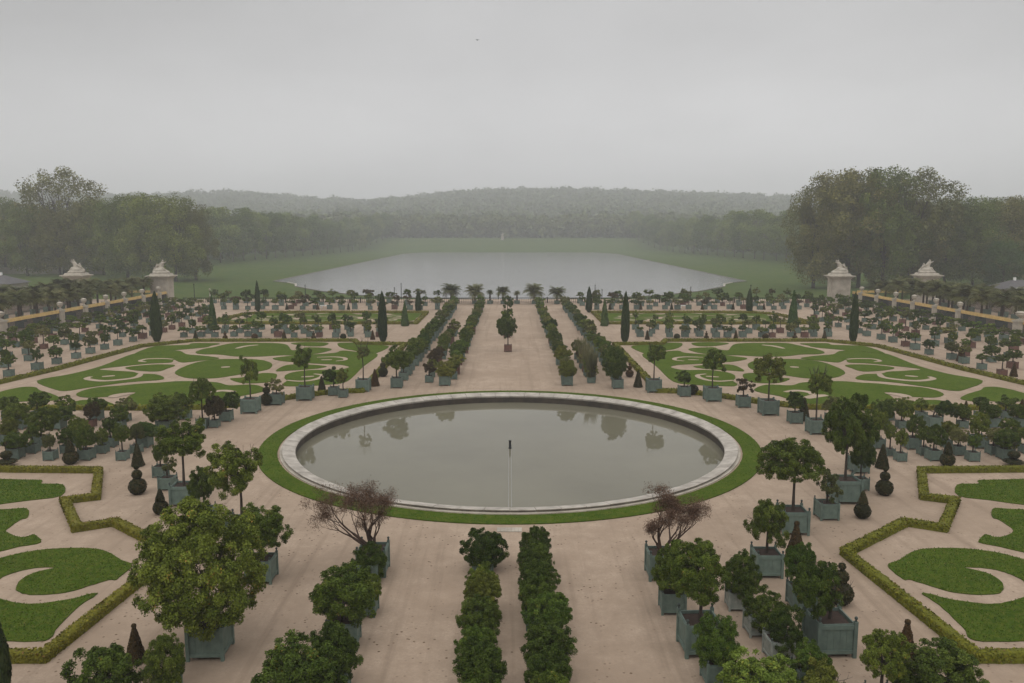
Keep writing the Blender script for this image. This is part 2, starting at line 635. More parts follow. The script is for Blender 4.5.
def potted(X, Y, w, cx, cz, rx, rz, style, label, name="potted_tree", cat="tubbed tree", group=G_TREE, tub='t', hh=.95, crown=None, rot=None, z=0):
    near = Y < 62
    if crown is None:
        crown = random.choice(HERO if Y < 62 else MIDC if Y < 105 else FARC)
    if rot is None:
        rot = random.uniform(-.05, .05)
    t = thing(name, label, cat, (X, Y, z), 0, group)
    th = w * hh
    tb = link("tub", TUB, t, (0, 0, 0), (w, w, th), rot, TUBMATS[tub])
    if near:
        for sx in (-1, 1):
            for sy in (-1, 1):
                link("finial", FINIAL, tb, (sx * .455, sy * .455, 1.0), (1, 1, 1 / hh))
    if Y < 105:
        link("soil", SOIL, t, (0, 0, 0), (w, w, th), rot)
    z0 = th * .84
    hgt = max(.25, cz - z0 - rz * .25)
    link("trunk", random.choice(TRUNKS), t, (0, 0, z0), (min(1.6, .75 + .35 * rx), min(1.6, .75 + .35 * rx), hgt), random.uniform(0, 6.28))
    link("crown", crown, t, (cx, 0, cz), (rx, rx * random.uniform(.92, 1.05), rz), random.uniform(0, 6.28), M[style])
    return t


def pp(px, by, wpx, cr, style, label, **kw):
    """tub standing at pixel (px, by), wpx wide; cr = crown box x0,x1,y0,y1 in the photograph"""
    X, Y = at(px, by)
    Y0 = Y
    s = ppm(Y)
    w = wpx / s / 1.04
    Y = Y + w * .5
    s = ppm(Y)
    X = (px - CXP) / s
    x0, x1, y0, y1 = cr
    zt, zb = z_at(Y, y0), z_at(Y, y1)
    rx = (x1 - x0) / 2 / s
    rz = max(.2, (zt - zb) / 2)
    return potted(X, Y, w, ((x0 + x1) / 2 - px) / s, (zt + zb) / 2, rx * 1.13, rz * 1.15, style, label, **kw)


# ------------------------------------------------------------------ terrain and lake
lake_half = [(0, 299.8), (90, 298.3), (150, 295.5), (190, 291.2), (214, 286.5), (214.5, 284), (222, 282.6), (236, 281.2)]
LAKEZ = -3.0
RS = [at(510 + dx, y, LAKEZ) for dx, y in lake_half]
FARL = [(236 * 0 + 0, 0)]
far_r = at(617, 254, LAKEZ)
far_y = 715.0
LAKE = RS + [far_r, (far_r[0] - 14, far_y)]
LAKE = LAKE + [(-x, y) for x, y in reversed(LAKE) if x > .01]
LAKE = [p for p in LAKE]
lp = np.array(LAKE)


def lake_dist(X, Y):
    """distance outside the shore (negative inside)"""
    P = np.stack([X, Y], -1)
    dmin = np.full(X.shape, 1e9)
    inside = np.zeros(X.shape, bool)
    n = len(lp)
    for i in range(n):
        a, b = lp[i], lp[(i + 1) % n]
        ab = b - a
        t = np.clip(((P - a) @ ab) / (ab @ ab), 0, 1)
        dmin = np.minimum(dmin, np.linalg.norm(P - a - t[..., None] * ab, axis=-1))
        c = ((a[1] > P[..., 1]) != (b[1] > P[..., 1])) & (P[..., 0] < (b[0] - a[0]) * (P[..., 1] - a[1]) / (b[1] - a[1] + 1e-12) + a[0])
        inside ^= c
    return np.where(inside, -dmin, dmin)


RIDGE_PX = [-700, -200, 0, 60, 200, 240, 300, 380, 440, 490, 560, 640, 720, 790, 850, 1024, 1300, 1700]
RIDGE_Y = [200, 196, 191, 194, 196, 191.5, 196, 203.5, 198, 193, 192.5, 194, 195, 198, 199, 200, 198, 200]
HY = 1900.0


def ground_z(X, Y):
    X, Y = np.asarray(X, float), np.asarray(Y, float)
    d = lake_dist(X, Y)
    z = LAKEZ - .05 + .042 * np.clip(d - 10, 0, 55)
    z = z + .088 * np.clip(Y - 728, 0, 110) * np.clip(1 - (np.abs(X) - 260) / 300, .4, 1)
    top = np.interp(CXP + X * F / HY, RIDGE_PX, RIDGE_Y)
    hr = H + (YH - top) * HY / F - 22
    t = np.clip((Y - 900) / (HY - 900), 0, 1)
    z = z + (t * t * (3 - 2 * t)) * np.maximum(hr - 8, 0)
    return np.where(Y < 205, -3.05, z)


def gz(x, y):
    return float(ground_z(np.array([x]), np.array([y]))[0])


gx = np.concatenate([np.linspace(-2260, -300, 63)[:-1], np.linspace(-300, 300, 76), np.linspace(300, 2260, 63)[1:]])
gy = np.concatenate([np.linspace(-100, 190, 8)[:-1], np.linspace(190, 860, 85), np.linspace(860, 2340, 75)[1:]])
GX, GY = np.meshgrid(gx, gy)
GZ = ground_z(GX, GY)
mb = MB()
mb.v = [tuple(p) for p in np.stack([GX, GY, GZ], -1).reshape(-1, 3)]
nx = len(gx)
mb.f = [(j * nx + i, j * nx + i + 1, (j + 1) * nx + i + 1, (j + 1) * nx + i) for j in range(len(gy) - 1) for i in range(nx - 1)]
struct("ground", mb.mesh("ground", M['meadow'], True))
struct("lake_water", fill2d("lake_water", [LAKE], LAKEZ - .04, .06, M['lake']))
mbs = [MB(), MB()]
for i in range(len(LAKE)):
    pa_, pb_ = LAKE[i], LAKE[(i + 1) % len(LAKE)]
    mb = mbs[1 if min(pa_[1], pb_[1]) > RS[4][1] - 1 and max(pa_[1], pb_[1]) < RS[6][1] + 1 and abs(pa_[0]) > 30 and pa_[0] * pb_[0] > 0 else 0]
    a, b = Vector((*LAKE[i], 0)), Vector((*LAKE[(i + 1) % len(LAKE)], 0))
    d = (b - a).normalized()
    nrm = Vector((d.y, -d.x, 0)) * .35
    a, b = a - d * .3, b + d * .3
    mb.add([a - nrm + Vector((0, 0, -3.3)), b - nrm + Vector((0, 0, -3.3)), b + nrm + Vector((0, 0, -3.3)), a + nrm + Vector((0, 0, -3.3)),
            a - nrm + Vector((0, 0, -2.86 + .002 * i)), b - nrm + Vector((0, 0, -2.86 + .002 * i)), b + nrm + Vector((0, 0, -2.86 + .002 * i)), a + nrm + Vector((0, 0, -2.86 + .002 * i))],
           [(3, 2, 1, 0), (4, 5, 6, 7), (0, 1, 5, 4), (1, 2, 6, 5), (2, 3, 7, 6), (3, 0, 4, 7)])
struct("lake_kerb", mbs[0].mesh("lake_kerb", M['kerbdark']))
struct("lake_kerb", mbs[1].mesh("lake_kerb", M['kerbstone']))

# garden platform
BR, BY = 16.13, 57.98
platform = [(-135, -30), (135, -30), (135, 182), (-135, 182)]
struct("gravel_ground", fill2d("gravel_ground", [platform, circle(BR - .3, 160, 0, BY)], -3.2, 3.2, M['gravel']))

# basin
GRR = 17.75
struct("basin_lawn", fill2d("basin_lawn", [circle(GRR, 200, 0, BY), circle(BR + .30, 200, 0, BY)], .004, .055, M['grass']))


def ring(name, prof, mat, n=160):
    mb = MB()
    m = len(prof)
    for k in range(n):
        a = 2 * math.pi * k / n
        for r, z in prof:
            mb.v.append((r * math.cos(a), BY + r * math.sin(a), z))
    for k in range(n):
        for i in range(m):
            a, b = k * m + i, k * m + (i + 1) % m
            c, d = ((k + 1) % n) * m + (i + 1) % m, ((k + 1) % n) * m + i
            mb.f.append((a, d, c, b))
    return mb.mesh(name, mat)


basin = thing("round_basin", "large round stone-rimmed basin of still grey-green water ringed by grass", "basin", (0, 0, 0))
# coping in separate stones: rim built as blocks with fine joints
mbk = MB()
nb = 72
for k in range(nb):
    a0, a1 = 2 * math.pi * (k + .012) / nb, 2 * math.pi * (k + .988) / nb
    sub = 3
    o = len(mbk.v)
    prof = [(BR - .86, -.10), (BR - .90, .03), (BR - .86, .07), (BR - .08, .22), (BR - .02, .22), (BR, .195), (BR - .05, .15), (BR - .14, .085)]
    for j in range(sub + 1):
        a = a0 + (a1 - a0) * j / sub
        for r, z in prof:
            mbk.v.append((r * math.cos(a), BY + r * math.sin(a), z + .006 * math.sin(k * 2.3)))
    m = len(prof)
    for j in range(sub):
        for i in range(m):
            p, q = o + j * m + i, o + j * m + (i + 1) % m
            mbk.f.append((p, p + m, q + m, q))
    mbk.f.append(tuple(range(o, o + m)))
    mbk.f.append(tuple(range(o + sub * m, o + sub * m + m))[::-1])
link("stone_rim", mbk.mesh("stone_rim", M['kerbstone']), basin)
link("plinth_course", ring("plinth_course", [(BR - .45, -.4), (BR - .45, .07), (BR + .16, .07), (BR + .18, -.4)], M['stone']), basin)
link("inner_wall", ring("inner_wall", [(BR - .82, -1.4), (BR - .82, -.02), (BR - .6, -.02), (BR - .6, -1.4)], M['darkstone']), basin)
struct("basin_water", fill2d("basin_water", [circle(BR - .75, 160, 0, BY)], -.60, .02, M['pool']))
fx, fy = at(510, 448.5, -.58)
t = thing("fountain_nozzle", "small black fountain nozzle standing up in the middle of the round basin", "fountain nozzle", (fx, fy, -.58))
link("nozzle", MB().lathe([(.11, -.05), (.11, .1), (.085, .12), (.085, .52), (.10, .54), (.10, .60), (.05, .62)], 12).mesh("nozzle", M['blackiron']), t)
mbp = MB()
y1 = at(510, 507, -.58)[1]
for sx in (-.09, .09):
    mbp.tube([(sx, -.1, -.03), (sx, y1 - fy, -.03)], [.045, .045], 6)
link("supply_pipe", mbp.mesh("supply_pipe", M['pipe']), t)

# ------------------------------------------------------------------ parterre lawns and hedges
P1 = [
    [(631, 346.7), (645, 345), (656, 343.3), (680, 343), (681.5, 346), (675, 349), (664, 351), (655, 353.2), (643, 353)],
    [(691.8, 343.2), (706, 342.4), (721, 342.6), (729, 343.6), (721, 345.3), (710, 346.4), (696.6, 346)],
    [(688.4, 349.4), (696.6, 348), (714, 347.6), (719, 349.6), (728, 350.4), (731, 347), (734, 344.7), (743, 343.4), (765, 343), (785, 343.2), (799, 345.6),
     (806, 347.3), (815.7, 349), (824.6, 352.4), (818.4, 354.3), (802, 354.6), (784, 356.5), (761, 356.7), (740, 355.5), (720, 355.3), (705, 354), (694, 351.8)],
    [(642, 354.6), (660, 352.4), (677.4, 350.8), (684, 352.8), (699, 354.2), (722.5, 355.4), (743, 357.6), (747, 359), (739, 361), (724, 362.4), (702, 363.8), (691, 364.4),
     (679, 365), (670.6, 367.2), (681.5, 370), (696.6, 370.2), (707.5, 370.2), (724, 372), (733.5, 374.7), (735.5, 378), (733, 381), (737, 384), (734, 386.3), (715, 386), (695, 385), (673, 381.5), (657, 367)],
    [(694, 366.4), (712, 364.8), (733, 365.2), (744.4, 371.2), (730, 370.7), (709, 369.3), (698, 368)],
    [(748, 364), (755.5, 360.8), (766.5, 359.5), (784, 359.2), (802, 359.5), (821, 362), (836, 367), (844.5, 371.7), (843, 375), (831, 378.4), (807.5, 378.5), (788.4, 376), (774, 373.5), (758, 371), (750, 368.5)],
    [(743, 374.6), (755.5, 373.2), (765, 375), (779, 377.9), (790, 379), (779, 383), (761, 383.2), (748, 381.2)],
    [(754, 390), (766, 385), (791, 385.6), (802, 382.8), (824, 381.5), (843, 381.5), (860, 382.8), (880, 384), (900, 386), (925, 388), (943.3, 393.6), (937, 397.5), (916, 397.2), (905, 396.2),
     (898, 393.4), (884, 392.6), (892, 397), (896, 404), (880, 407), (850, 408), (828, 407), (800, 402.5), (780, 396.5), (764, 393.5)],
    [(905, 405), (920, 400.7), (940, 400.7), (951, 405), (940, 408), (915, 408)],
    [(960, 398.7), (969, 393.8), (980, 390.5), (985, 387.4), (997.7, 387.3), (1012, 390), (1026, 394), (1040, 398), (1034, 402), (1020, 401.3), (1004, 402), (988, 401.3), (972, 401.3)],
    [(800.7, 358.5), (816, 356), (833, 354.5), (839, 351.5), (850, 350.6), (870, 353), (888, 354.4), (918, 366), (948, 374), (983, 381), (965, 389.6), (953, 391), (930, 387.5), (893, 382.5), (857, 379.5),
     (863, 374.7), (880, 374), (888, 372), (905, 371), (921, 369.4), (900, 366.7), (870, 363.7), (849, 362.6), (846, 359.8), (838, 362.6), (821, 361)],
    [(800.6, 343.6), (826.6, 343.4), (832, 345), (850, 345.6), (866, 346.6), (885, 353.6), (866, 352.2), (845.7, 350.3), (815.6, 347.6), (808, 345.6)],
    [(845.5, 365.2), (868, 364.8), (894, 367.6), (885.5, 370.4), (863, 371.6), (852, 368.4)],
]
RIB1 = [   # sand scrolls cut through the turf: centre line, width
    ([(703, 357.6), (686, 357.2), (676, 358.2), (675, 360.2), (684, 361.4)], .55),
    ([(733, 380.6), (720, 381.6), (707.5, 380.4), (699, 377.6), (698, 375.4), (706, 374.2)], .6),
    ([(706, 376.6), (719, 377.4)], .6),
    ([(688, 360), (699, 360.2)], .5),
    ([(790, 367.2), (799, 367.6)], .8),
    ([(847, 359.6), (857, 358.9), (873, 359.3), (880, 361.3), (874, 362.2)], .55),
    ([(879, 373.8), (883, 377.4), (897, 379.8), (918, 381.2), (933, 379.2), (929, 377)], .8),
    ([(905, 376), (918, 377)], .7),
    ([(785, 392.3), (797, 391), (810, 392.8), (812, 395)], .8),
    ([(806, 398.6), (816, 396.4), (827, 395.6)], 1.1),
    ([(762, 345.2), (774, 346.4), (784, 348.8)], .8),
    ([(888, 393.4), (902, 395.6), (908, 398)], 1.2),
]


def w(pts):
    return [at(*p) for p in pts]


def ribbon(pts, width):
    c = smooth_loop(pts, 5, False)
    L, Rr = [], []
    n = len(c)
    for i in range(n):
        a, b = c[max(i - 1, 0)], c[min(i + 1, n - 1)]
        d = math.hypot(b[0] - a[0], b[1] - a[1]) or 1
        nx_, ny_ = -(b[1] - a[1]) / d, (b[0] - a[0]) / d
        ww = width / 2 * (.35 + .65 * math.sin(math.pi * (.12 + .80 * i / (n - 1))))
        L.append((c[i][0] + nx_ * ww, c[i][1] + ny_ * ww))
        Rr.append((c[i][0] - nx_ * ww, c[i][1] - ny_ * ww))
    return L + Rr[::-1]


def rough(loop, a=.035):
    return [(x + random.uniform(-a, a), y + random.uniform(-a, a)) for x, y in loop]


YA0, YA1 = at(510, 408)[1], at(510, 340)[1]
YB0, YB1 = at(510, 324.6)[1], at(510, 312)[1]


def second(p):
    x, y = p
    return x * 1.0, YB0 + (y - YA0) / (YA1 - YA0) * (YB1 - YB0)


far_shapes = [w(s) for s in P1]
far_rib = [(w(s), wd) for s, wd in RIB1]
for side in (1, -1):
    for mp in (lambda p: p, second):
        for s in far_shapes:
            lpz = [mp(p) for p in smooth_loop(s, 4)]
            struct("parterre_lawn", fill2d("parterre_lawn", [rough([(side * x, y) for x, y in lpz], .02)], .006, .035, M['grass']))
        loops = []
        for s, wd in far_rib:
            rb = ribbon([mp(p) for p in s], wd)
            me = fill2d("sand_scroll", [[(side * x, y) for x, y in rb]], .044, .006, M['sand'])
            struct("sand_scroll", me)

# near lawns
N1 = [
    ([(957, 485), (978, 484), (978.5, 480.5), (1000, 480), (1040, 479), (1120, 478), (1120, 512), (1060, 508), (1024, 505), (990, 500.5), (958.5, 496)], False),
    ([(993, 509), (1010, 509.5), (1030, 511), (1070, 520), (1070, 560), (1024, 552.5), (1000, 547), (978.5, 542.5), (985.5, 535), (992.5, 537), (1001, 537.5), (1014, 532), (1008, 526), (999, 520), (992, 517.5)], False),
    ([(888, 566), (899, 560.5), (916, 551), (943, 548.5), (980, 550.5), (1010, 556), (1036, 565), (1052, 578), (1050, 592), (1038, 601), (1060, 640), (1030, 641), (975.5, 641), (962, 627), (940, 606), (922, 594), (934, 595.5), (948, 599.5), (985.5, 604.5), (1008, 602.5), (1026, 596), (1030, 588),
      (1020, 579), (1004, 572.5), (985.5, 568.5), (964, 568), (985, 573), (999.5, 581), (1003.5, 590), (990, 595), (955, 593), (928, 585.5), (910, 580), (903, 579.5)], True),
]
for side in (1, -1):
    for s, sm in N1:
        q = w(s)
        if sm:
            q = smooth_loop(q, 5)
        else:
            q = smooth_loop(q, 3)
        struct("parterre_lawn", fill2d("parterre_lawn", [rough([(side * x, y) for x, y in q], .025)], .006, .035, M['grass']))

# grass blades over the nearest lawns
def inside(P, loop):
    c = np.zeros(len(P), bool)
    q = np.array(loop)
    for a, b in zip(q, np.roll(q, -1, 0)):
        k = ((a[1] > P[:, 1]) != (b[1] > P[:, 1])) & (P[:, 0] < (b[0] - a[0]) * (P[:, 1] - a[1]) / (b[1] - a[1] + 1e-12) + a[0])
        c ^= k
    return c


def turf(test, box, dens, seed):
    r = np.random.default_rng(seed)
    n = int((box[1] - box[0]) * (box[3] - box[2]) * dens)
    P = np.stack([r.uniform(box[0], box[1], n), r.uniform(box[2], box[3], n)], 1)
    P = P[test(P)]
    n = len(P)
    a = r.uniform(0, 6.28, n)
    sd = np.stack([np.cos(a), np.sin(a), np.zeros(n)], 1) * r.uniform(.012, .03, n)[:, None]
    up = np.stack([r.normal(0, .03, n), r.normal(0, .03, n), r.uniform(.025, .06, n)], 1)
    B = np.concatenate([P, np.full((n, 1), .035)], 1)
    o = link("grass", quads_mesh("grass", np.stack([B - sd, B + sd, B + sd * .3 + up, B - sd * .3 + up], 1), r.uniform(0, 1, n), M['turf']))
    o["kind"] = "stuff"


for side in (1, -1):
    for k, (sh, sm) in enumerate(N1):
        q = smooth_loop(w(sh), 4)
        q = [(side * x, y) for x, y in q]
        xs_, ys_ = [p[0] for p in q], [p[1] for p in q]
        turf(lambda P, q=q: inside(P, q), (min(xs_), max(xs_), min(ys_), max(ys_)), 190, 5 + k)
turf(lambda P: (np.abs(np.hypot(P[:, 0], P[:, 1] - BY) - (BR + GRR) / 2 - .15) < (GRR - BR) / 2 - .13), (-18, 18, BY - 18, BY + 18), 150, 3)

# sand floors of the parterres (a shade paler than the walks)
HEDGE_N = [(1075, 470.5), (1024, 471.5), (921, 472.5), (924, 499.5), (955, 503), (943, 531), (905, 525), (845, 555.5), (976, 660.5), (1120, 660.5)]
HN = w(HEDGE_N)
HF = [at(*p) for p in [(1045, 409), (800, 409)]]
xi0, xi1 = 14.0, 48.9
ya = at(510, 410)[1]
yb = at(510, 341.5)[1]
xx, yy = at(745, 406)
HFAR = [(50.5, ya + .3), (30, ya), (25.5, ya + .4), (22.4, ya + 2.2), (19.5, ya + 5.0), (16.5, ya + 7.2), (xi0, ya + 7.6), (xi0, yb - 3.6), (20.5, yb - 3.2), (21.5, yb), (43.5, yb), (48.4, yb - 5.5), (49.6, ya + 20), (51.5, ya + 8)]


def hedge_thing(pts, width, height, label, dens, leaf, closed=False):
    """clipped hedge following a line: core and leaf skin in one mesh"""
    r = np.random.default_rng(len(pts) + int(abs(pts[0][0]) * 10))
    pts = [Vector((x, y, 0)) for x, y in pts]
    n = len(pts)
    offs = []
    for i in range(n):
        pa = pts[(i - 1) % n] if (closed or i > 0) else None
        pb = pts[(i + 1) % n] if (closed or i < n - 1) else None
        d1 = (pts[i] - pa).normalized() if pa is not None else None
        d2 = (pb - pts[i]).normalized() if pb is not None else None
        d1 = d1 or d2
        d2 = d2 or d1
        n1, n2 = Vector((-d1.y, d1.x, 0)), Vector((-d2.y, d2.x, 0))
        m = (n1 + n2).normalized()
        offs.append(m * (width / 2 / max(.45, m.dot(n1))))
    v, f, C, Nn = [], [], [], []
    rngs = range(n if closed else n - 1)
    for i in rngs:
        j = (i + 1) % n
        k = max(1, int((pts[j] - pts[i]).length / .5))
        o = len(v)
        for s in range(k + 1):
            t = s / k
            c = pts[i].lerp(pts[j], t)
            of = offs[i].lerp(offs[j], t)
            hh = height * (1 + .05 * math.sin(c.x * 2.1 + c.y * 1.7) + random.uniform(-.03, .03))
            ww = 1 + random.uniform(-.05, .05)
            v += [tuple(c - of * ww), tuple(c + of * ww), tuple(c + of * .9 * ww + Vector((0, 0, hh))), tuple(c - of * .9 * ww + Vector((0, 0, hh)))]
        for s in range(k):
            a = o + s * 4
            for q in range(1, 4):
                f.append((a + q, a + (q + 1) % 4, a + 4 + (q + 1) % 4, a + 4 + q))
        f.append((o, o + 1, o + 2, o + 3))
        e = o + 4 * k
        f.append((e + 3, e + 2, e + 1, e))
        L = (pts[j] - pts[i]).length
        m = int(L * dens)
        t = r.uniform(0, 1, m)
        base = np.outer(1 - t, pts[i]) + np.outer(t, pts[j])
        of = np.outer(1 - t, offs[i]) + np.outer(t, offs[j])
        which = r.choice(3, m, p=[.30, .30, .40])
        u = np.where(which == 0, -1.0, np.where(which == 1, 1.0, r.uniform(-1, 1, m)))
        zz = np.where(which == 2, height, r.uniform(.02, height, m))
        C.append(base + of * u[:, None] + np.stack([np.zeros(m), np.zeros(m), zz], 1))
        nn = of * np.where(which == 2, 0, u)[:, None] / (width / 2) + np.stack([np.zeros(m), np.zeros(m), np.where(which == 2, 1.0, .15)], 1)
        Nn.append(nn)
    C, Nn = np.concatenate(C), np.concatenate(Nn)
    bad = Nn.sum(1) == 0
    Nn[bad] = (0, 0, 1)
    C = C + r.normal(0, .018, C.shape)
    P4 = leaves(C, Nn, leaf, .65, .7, rng=r)
    me = quads_mesh("box_hedge", P4, r.uniform(0, .96, len(C)), M['box'], (v, f, .35))
    o = link("box_hedge", me)
    tag(o, label, "hedge", "clipped box hedges edging the lawns")
    return o


for side, nm in ((1, "right"), (-1, "left")):
    hedge_thing([(side * x, y) for x, y in HN], .44, .34, f"zigzag yellow-green box hedge edging the scrolled lawn in the near {nm} corner", 260, .055)
    hedge_thing([(side * x, y) for x, y in HFAR], .55, .38, f"low box hedge round the big scrolled lawn beyond the basin, {nm} of the avenue", 60, .12, True)
    q = [second(p) for p in [(15.5, ya + 2), (15.5, yb - 3), (45, yb - 3), (48.5, yb - 10), (50, ya + 2)]]
    hedge_thing([(side * x, y) for x, y in q], .62, .40, f"thin box hedge round the farthest lawn near the lake, {nm} of the avenue", 30, .16, True)

# ------------------------------------------------------------------ topiary
def ballprof(z, r, a0=0.0, a1=math.pi, n=8):
    return [(max(.02, r * math.sin(a0 + (a1 - a0) * i / n)), z - r * math.cos(a0 + (a1 - a0) * i / n)) for i in range(n + 1)]


CONE = revolved("cone", [(.30, .0), (.50, .06), (.46, .2), (.33, .8), (.19, 1.4), (.07, 1.85), (.02, 1.93)], 2600, .05, 5, M['yew'], .03)
CONETIP = revolved("tip_ball", [(.02, 1.84)] + ballprof(1.95, .11) + [(.02, 2.06)], 200, .04, 6, M['yew'], .03)
BALL_L = revolved("lower_ball", ballprof(.47, .48, .15), 1500, .05, 7, M['yew'], .02)
BALL_M = revolved("middle_ball", ballprof(1.18, .27), 700, .045, 8, M['yew'], .02)
BALL_T = revolved("top_ball", ballprof(1.62, .14), 260, .035, 9, M['yew'], .02)
BCONE = revolved("cone", [(.06, .85), (.30, .95), (.22, 1.25), (.09, 1.65), (.02, 1.75)], 800, .045, 10, M['yew'], .03)
STEM = MB().tube([(0, 0, 0), (0, 0, 1.7)], [.04, .03], 6).mesh("stem", M['bark'])
DISC = revolved("skirt", [(.1, .18), (.62, .26), (.66, .34), (.45, .46), (.1, .5)], 900, .05, 12, M['yew'], .04)
G_TOP = "clipped topiary bushes standing in the gravel"


def topiary(px, by, hpx, kind, label, style='yew', XY=None, h=None):
    if XY:
        X, Y = XY
    else:
        X, Y = at(px, by)
        h = hpx / ppm(Y) / math.cos(math.atan2(H, Y) * .8)
    t = thing("topiary", label, "topiary", (X, Y, 0), random.uniform(0, 6), G_TOP)
    if kind == 'cone':
        s = h / 2.05
        link("cone", CONE, t, (0, 0, 0), s, 0, M[style])
        link("tip_ball", CONETIP, t, (0, 0, 0), s, 0, M[style])
    elif kind == 'plaincone':
        s = h / 1.93
        link("cone", CONE, t, (0, 0, 0), s, 0, M[style])
    elif kind == 'balls':
        s = h / 1.75
        link("lower_ball", BALL_L, t, (0, 0, 0), s, 0, M[style])
        link("middle_ball", BALL_M, t, (0, 0, 0), s, 0, M[style])
        link("top_ball", BALL_T, t, (0, 0, 0), s, 0, M[style])
        link("stem", STEM, t, (0, 0, 0), (s, s, s * .94))
    elif kind == 'conball':
        s = h / 1.75
        link("lower_ball", BALL_L, t, (0, 0, 0), s, 0, M[style])
        link("cone", BCONE, t, (0, 0, 0), s, 0, M[style])
    elif kind == 'tier':
        s = h / 1.75
        link("skirt", DISC, t, (0, 0, 0), s, 0, M[style])
        link("middle_ball", BALL_M, t, (0, 0, -.35 * s), (s * 1.35, s * 1.35, s), 0, M[style])
        link("top_ball", BALL_T, t, (0, 0, 0), s, 0, M[style])
        link("stem", STEM, t, (0, 0, 0), (s, s, s * .94))
    elif kind == 'ball':
        s = h / .95
        link("lower_ball", BALL_L, t, (0, 0, 0), s, 0, M[style])
    return t


#TOPIARY_LIST
for a in [
    (138, 466, 23, 'plaincone', "dark clipped cone behind the three-ball topiary, left of the basin"),
    (138, 494, 29, 'balls', "three-ball clipped topiary in the gravel near the left zigzag hedge"),
    (161, 514, 25, 'conball', "cone-on-ball topiary beside the big tubs, left of the basin"),
    (7, 466, 24, 'tier', "tiered dark topiary at the left picture edge behind the zigzag hedge"),
    (71, 464, 25, 'conball', "ball topiary with pointed top between small tubs, behind the left zigzag hedge"),
    (136, 661, 36, 'cone', "tall brown cone topiary in the bottom left corner by the hedge", 'yewbrown'),
    (882, 468, 24, 'plaincone', "dark clipped cone behind the three-ball topiary, right of the basin"),
    (884, 495, 28, 'balls', "three-ball clipped topiary in the gravel near the right zigzag hedge"),
    (862, 518, 27, 'conball', "cone-on-ball topiary between green tubs and the right zigzag hedge"),
    (947, 466, 24, 'conball', "round ball topiary with small point, behind the right zigzag hedge", 'yew'),
    (1013, 466, 24, 'tier', "tiered dark topiary at the right picture edge behind the zigzag hedge"),
    (795, 562, 40, 'cone', "brown cone topiary with a knob, behind bushy tubs right of the leafless tree", 'yewbrown'),
    (840, 604, 40, 'balls', "green ball topiary with smaller balls on top beside the right zigzag hedge", 'yew'),
    (905, 663, 42, 'cone', "brown cone topiary at the bottom right edge beside a round tubbed tree", 'yewbrown'),
    (267, 405, 22, 'balls', "small stacked-ball topiary left of the tub row curving round the basin"),
    (322, 393, 17, 'plaincone', "dark little cone topiary between tubs on the basin's far left curve"),
    (375, 386, 17, 'plaincone', "reddish cone topiary at the left lawn corner beside the tub avenue", 'yewbrown'),
    (383, 376.5, 17, 'balls', "tiny stacked-ball topiary behind the cone, at the left lawn corner"),
    (638, 387, 17, 'plaincone', "olive cone topiary at the right lawn corner beside the tub avenue"),
    (629.5, 377, 14, 'balls', "tiny stacked-ball topiary behind the cone, at the right lawn corner", 'yewbrown'),
    (693, 394.5, 10, 'ball', "low ball topiary half hidden by a tub on the basin's far right curve"),
    (803.5, 420.5, 23, 'plaincone', "slim dark cone topiary behind a tub on the basin's far right curve"),
    (965, 419, 18, 'plaincone', "brown cone topiary among the back rows of tubs right of basin", 'yewbrown'),
    (1021, 417, 18, 'plaincone', "brown cone topiary in the back rows at the right picture edge", 'yewbrown'),
    (960.5, 361.5, 16, 'plaincone', "brown cone topiary beside the first tub row outside the right lawn", 'yewbrown'),
    (1013.5, 376.5, 14, 'plaincone', "brown cone topiary at right picture edge beside the hedge-side tub row", 'yewbrown'),
]:
    topiary(*a)
for side, nm in ((1, "right"), (-1, "left")):
    for i in range(7):
        X = 19.3 + i * 4.15
        Y = at(510, 340.2)[1]
        k = ('plaincone', 'ball', 'balls')[i % 3]
        topiary(0, 0, 0, k, f"{ORD[i]} small {'cone' if k == 'plaincone' else 'ball'} topiary from the avenue, behind the big {nm} lawn", random.choice(['yew', 'yewbrown', 'yewbrown']),
                XY=(side * X, Y + .6), h={'plaincone': 1.35, 'ball': .85, 'balls': 1.2}[k])
    for i in range(6):
        X = 19.5 + i * 6.0
        Y = at(510, 309.6)[1]
        topiary(0, 0, 0, 'plaincone', f"{ORD[i]} tiny dark cone topiary from the avenue, at lake end of {nm} garden", 'yewbrown' if i % 2 else 'yew', XY=(side * X, Y), h=1.3)

# columnar cypresses
CYPM = revolved("crown", [(.10, .0), (.30, .05), (.46, .14), (.50, .3), (.44, .55), (.30, .78), (.14, .93), (.02, 1.0)], 3600, .05, 20, M['cypress'], .05)

GREENC = revolved("crown", [(.20, .0), (.50, .04), (.46, .16), (.33, .48), (.17, .80), (.02, 1.0)], 1800, .08, 21, M['greencone'], .08)
CTRUNK = MB().tube([(0, 0, 0), (0, 0, .12)], [.09, .06], 8).mesh("trunk", M['bark'])


def cypress(px, by, ty, wpx, label, mesh=CYPM, style='cypress'):
    X, Y = at(px, by)
    s = ppm(Y)
    h = z_at(Y, ty)
    t = thing("cypress_tree", label, "cypress", (X, Y, 0), random.uniform(0, 6), "clipped columnar cypresses at the lawn corners")
    wd = wpx / s
    link("crown", mesh, t, (0, 0, .06), (wd, wd, h - .06), 0, M[style])
    link("trunk", CTRUNK, t, (0, 0, 0), (1, 1, h))


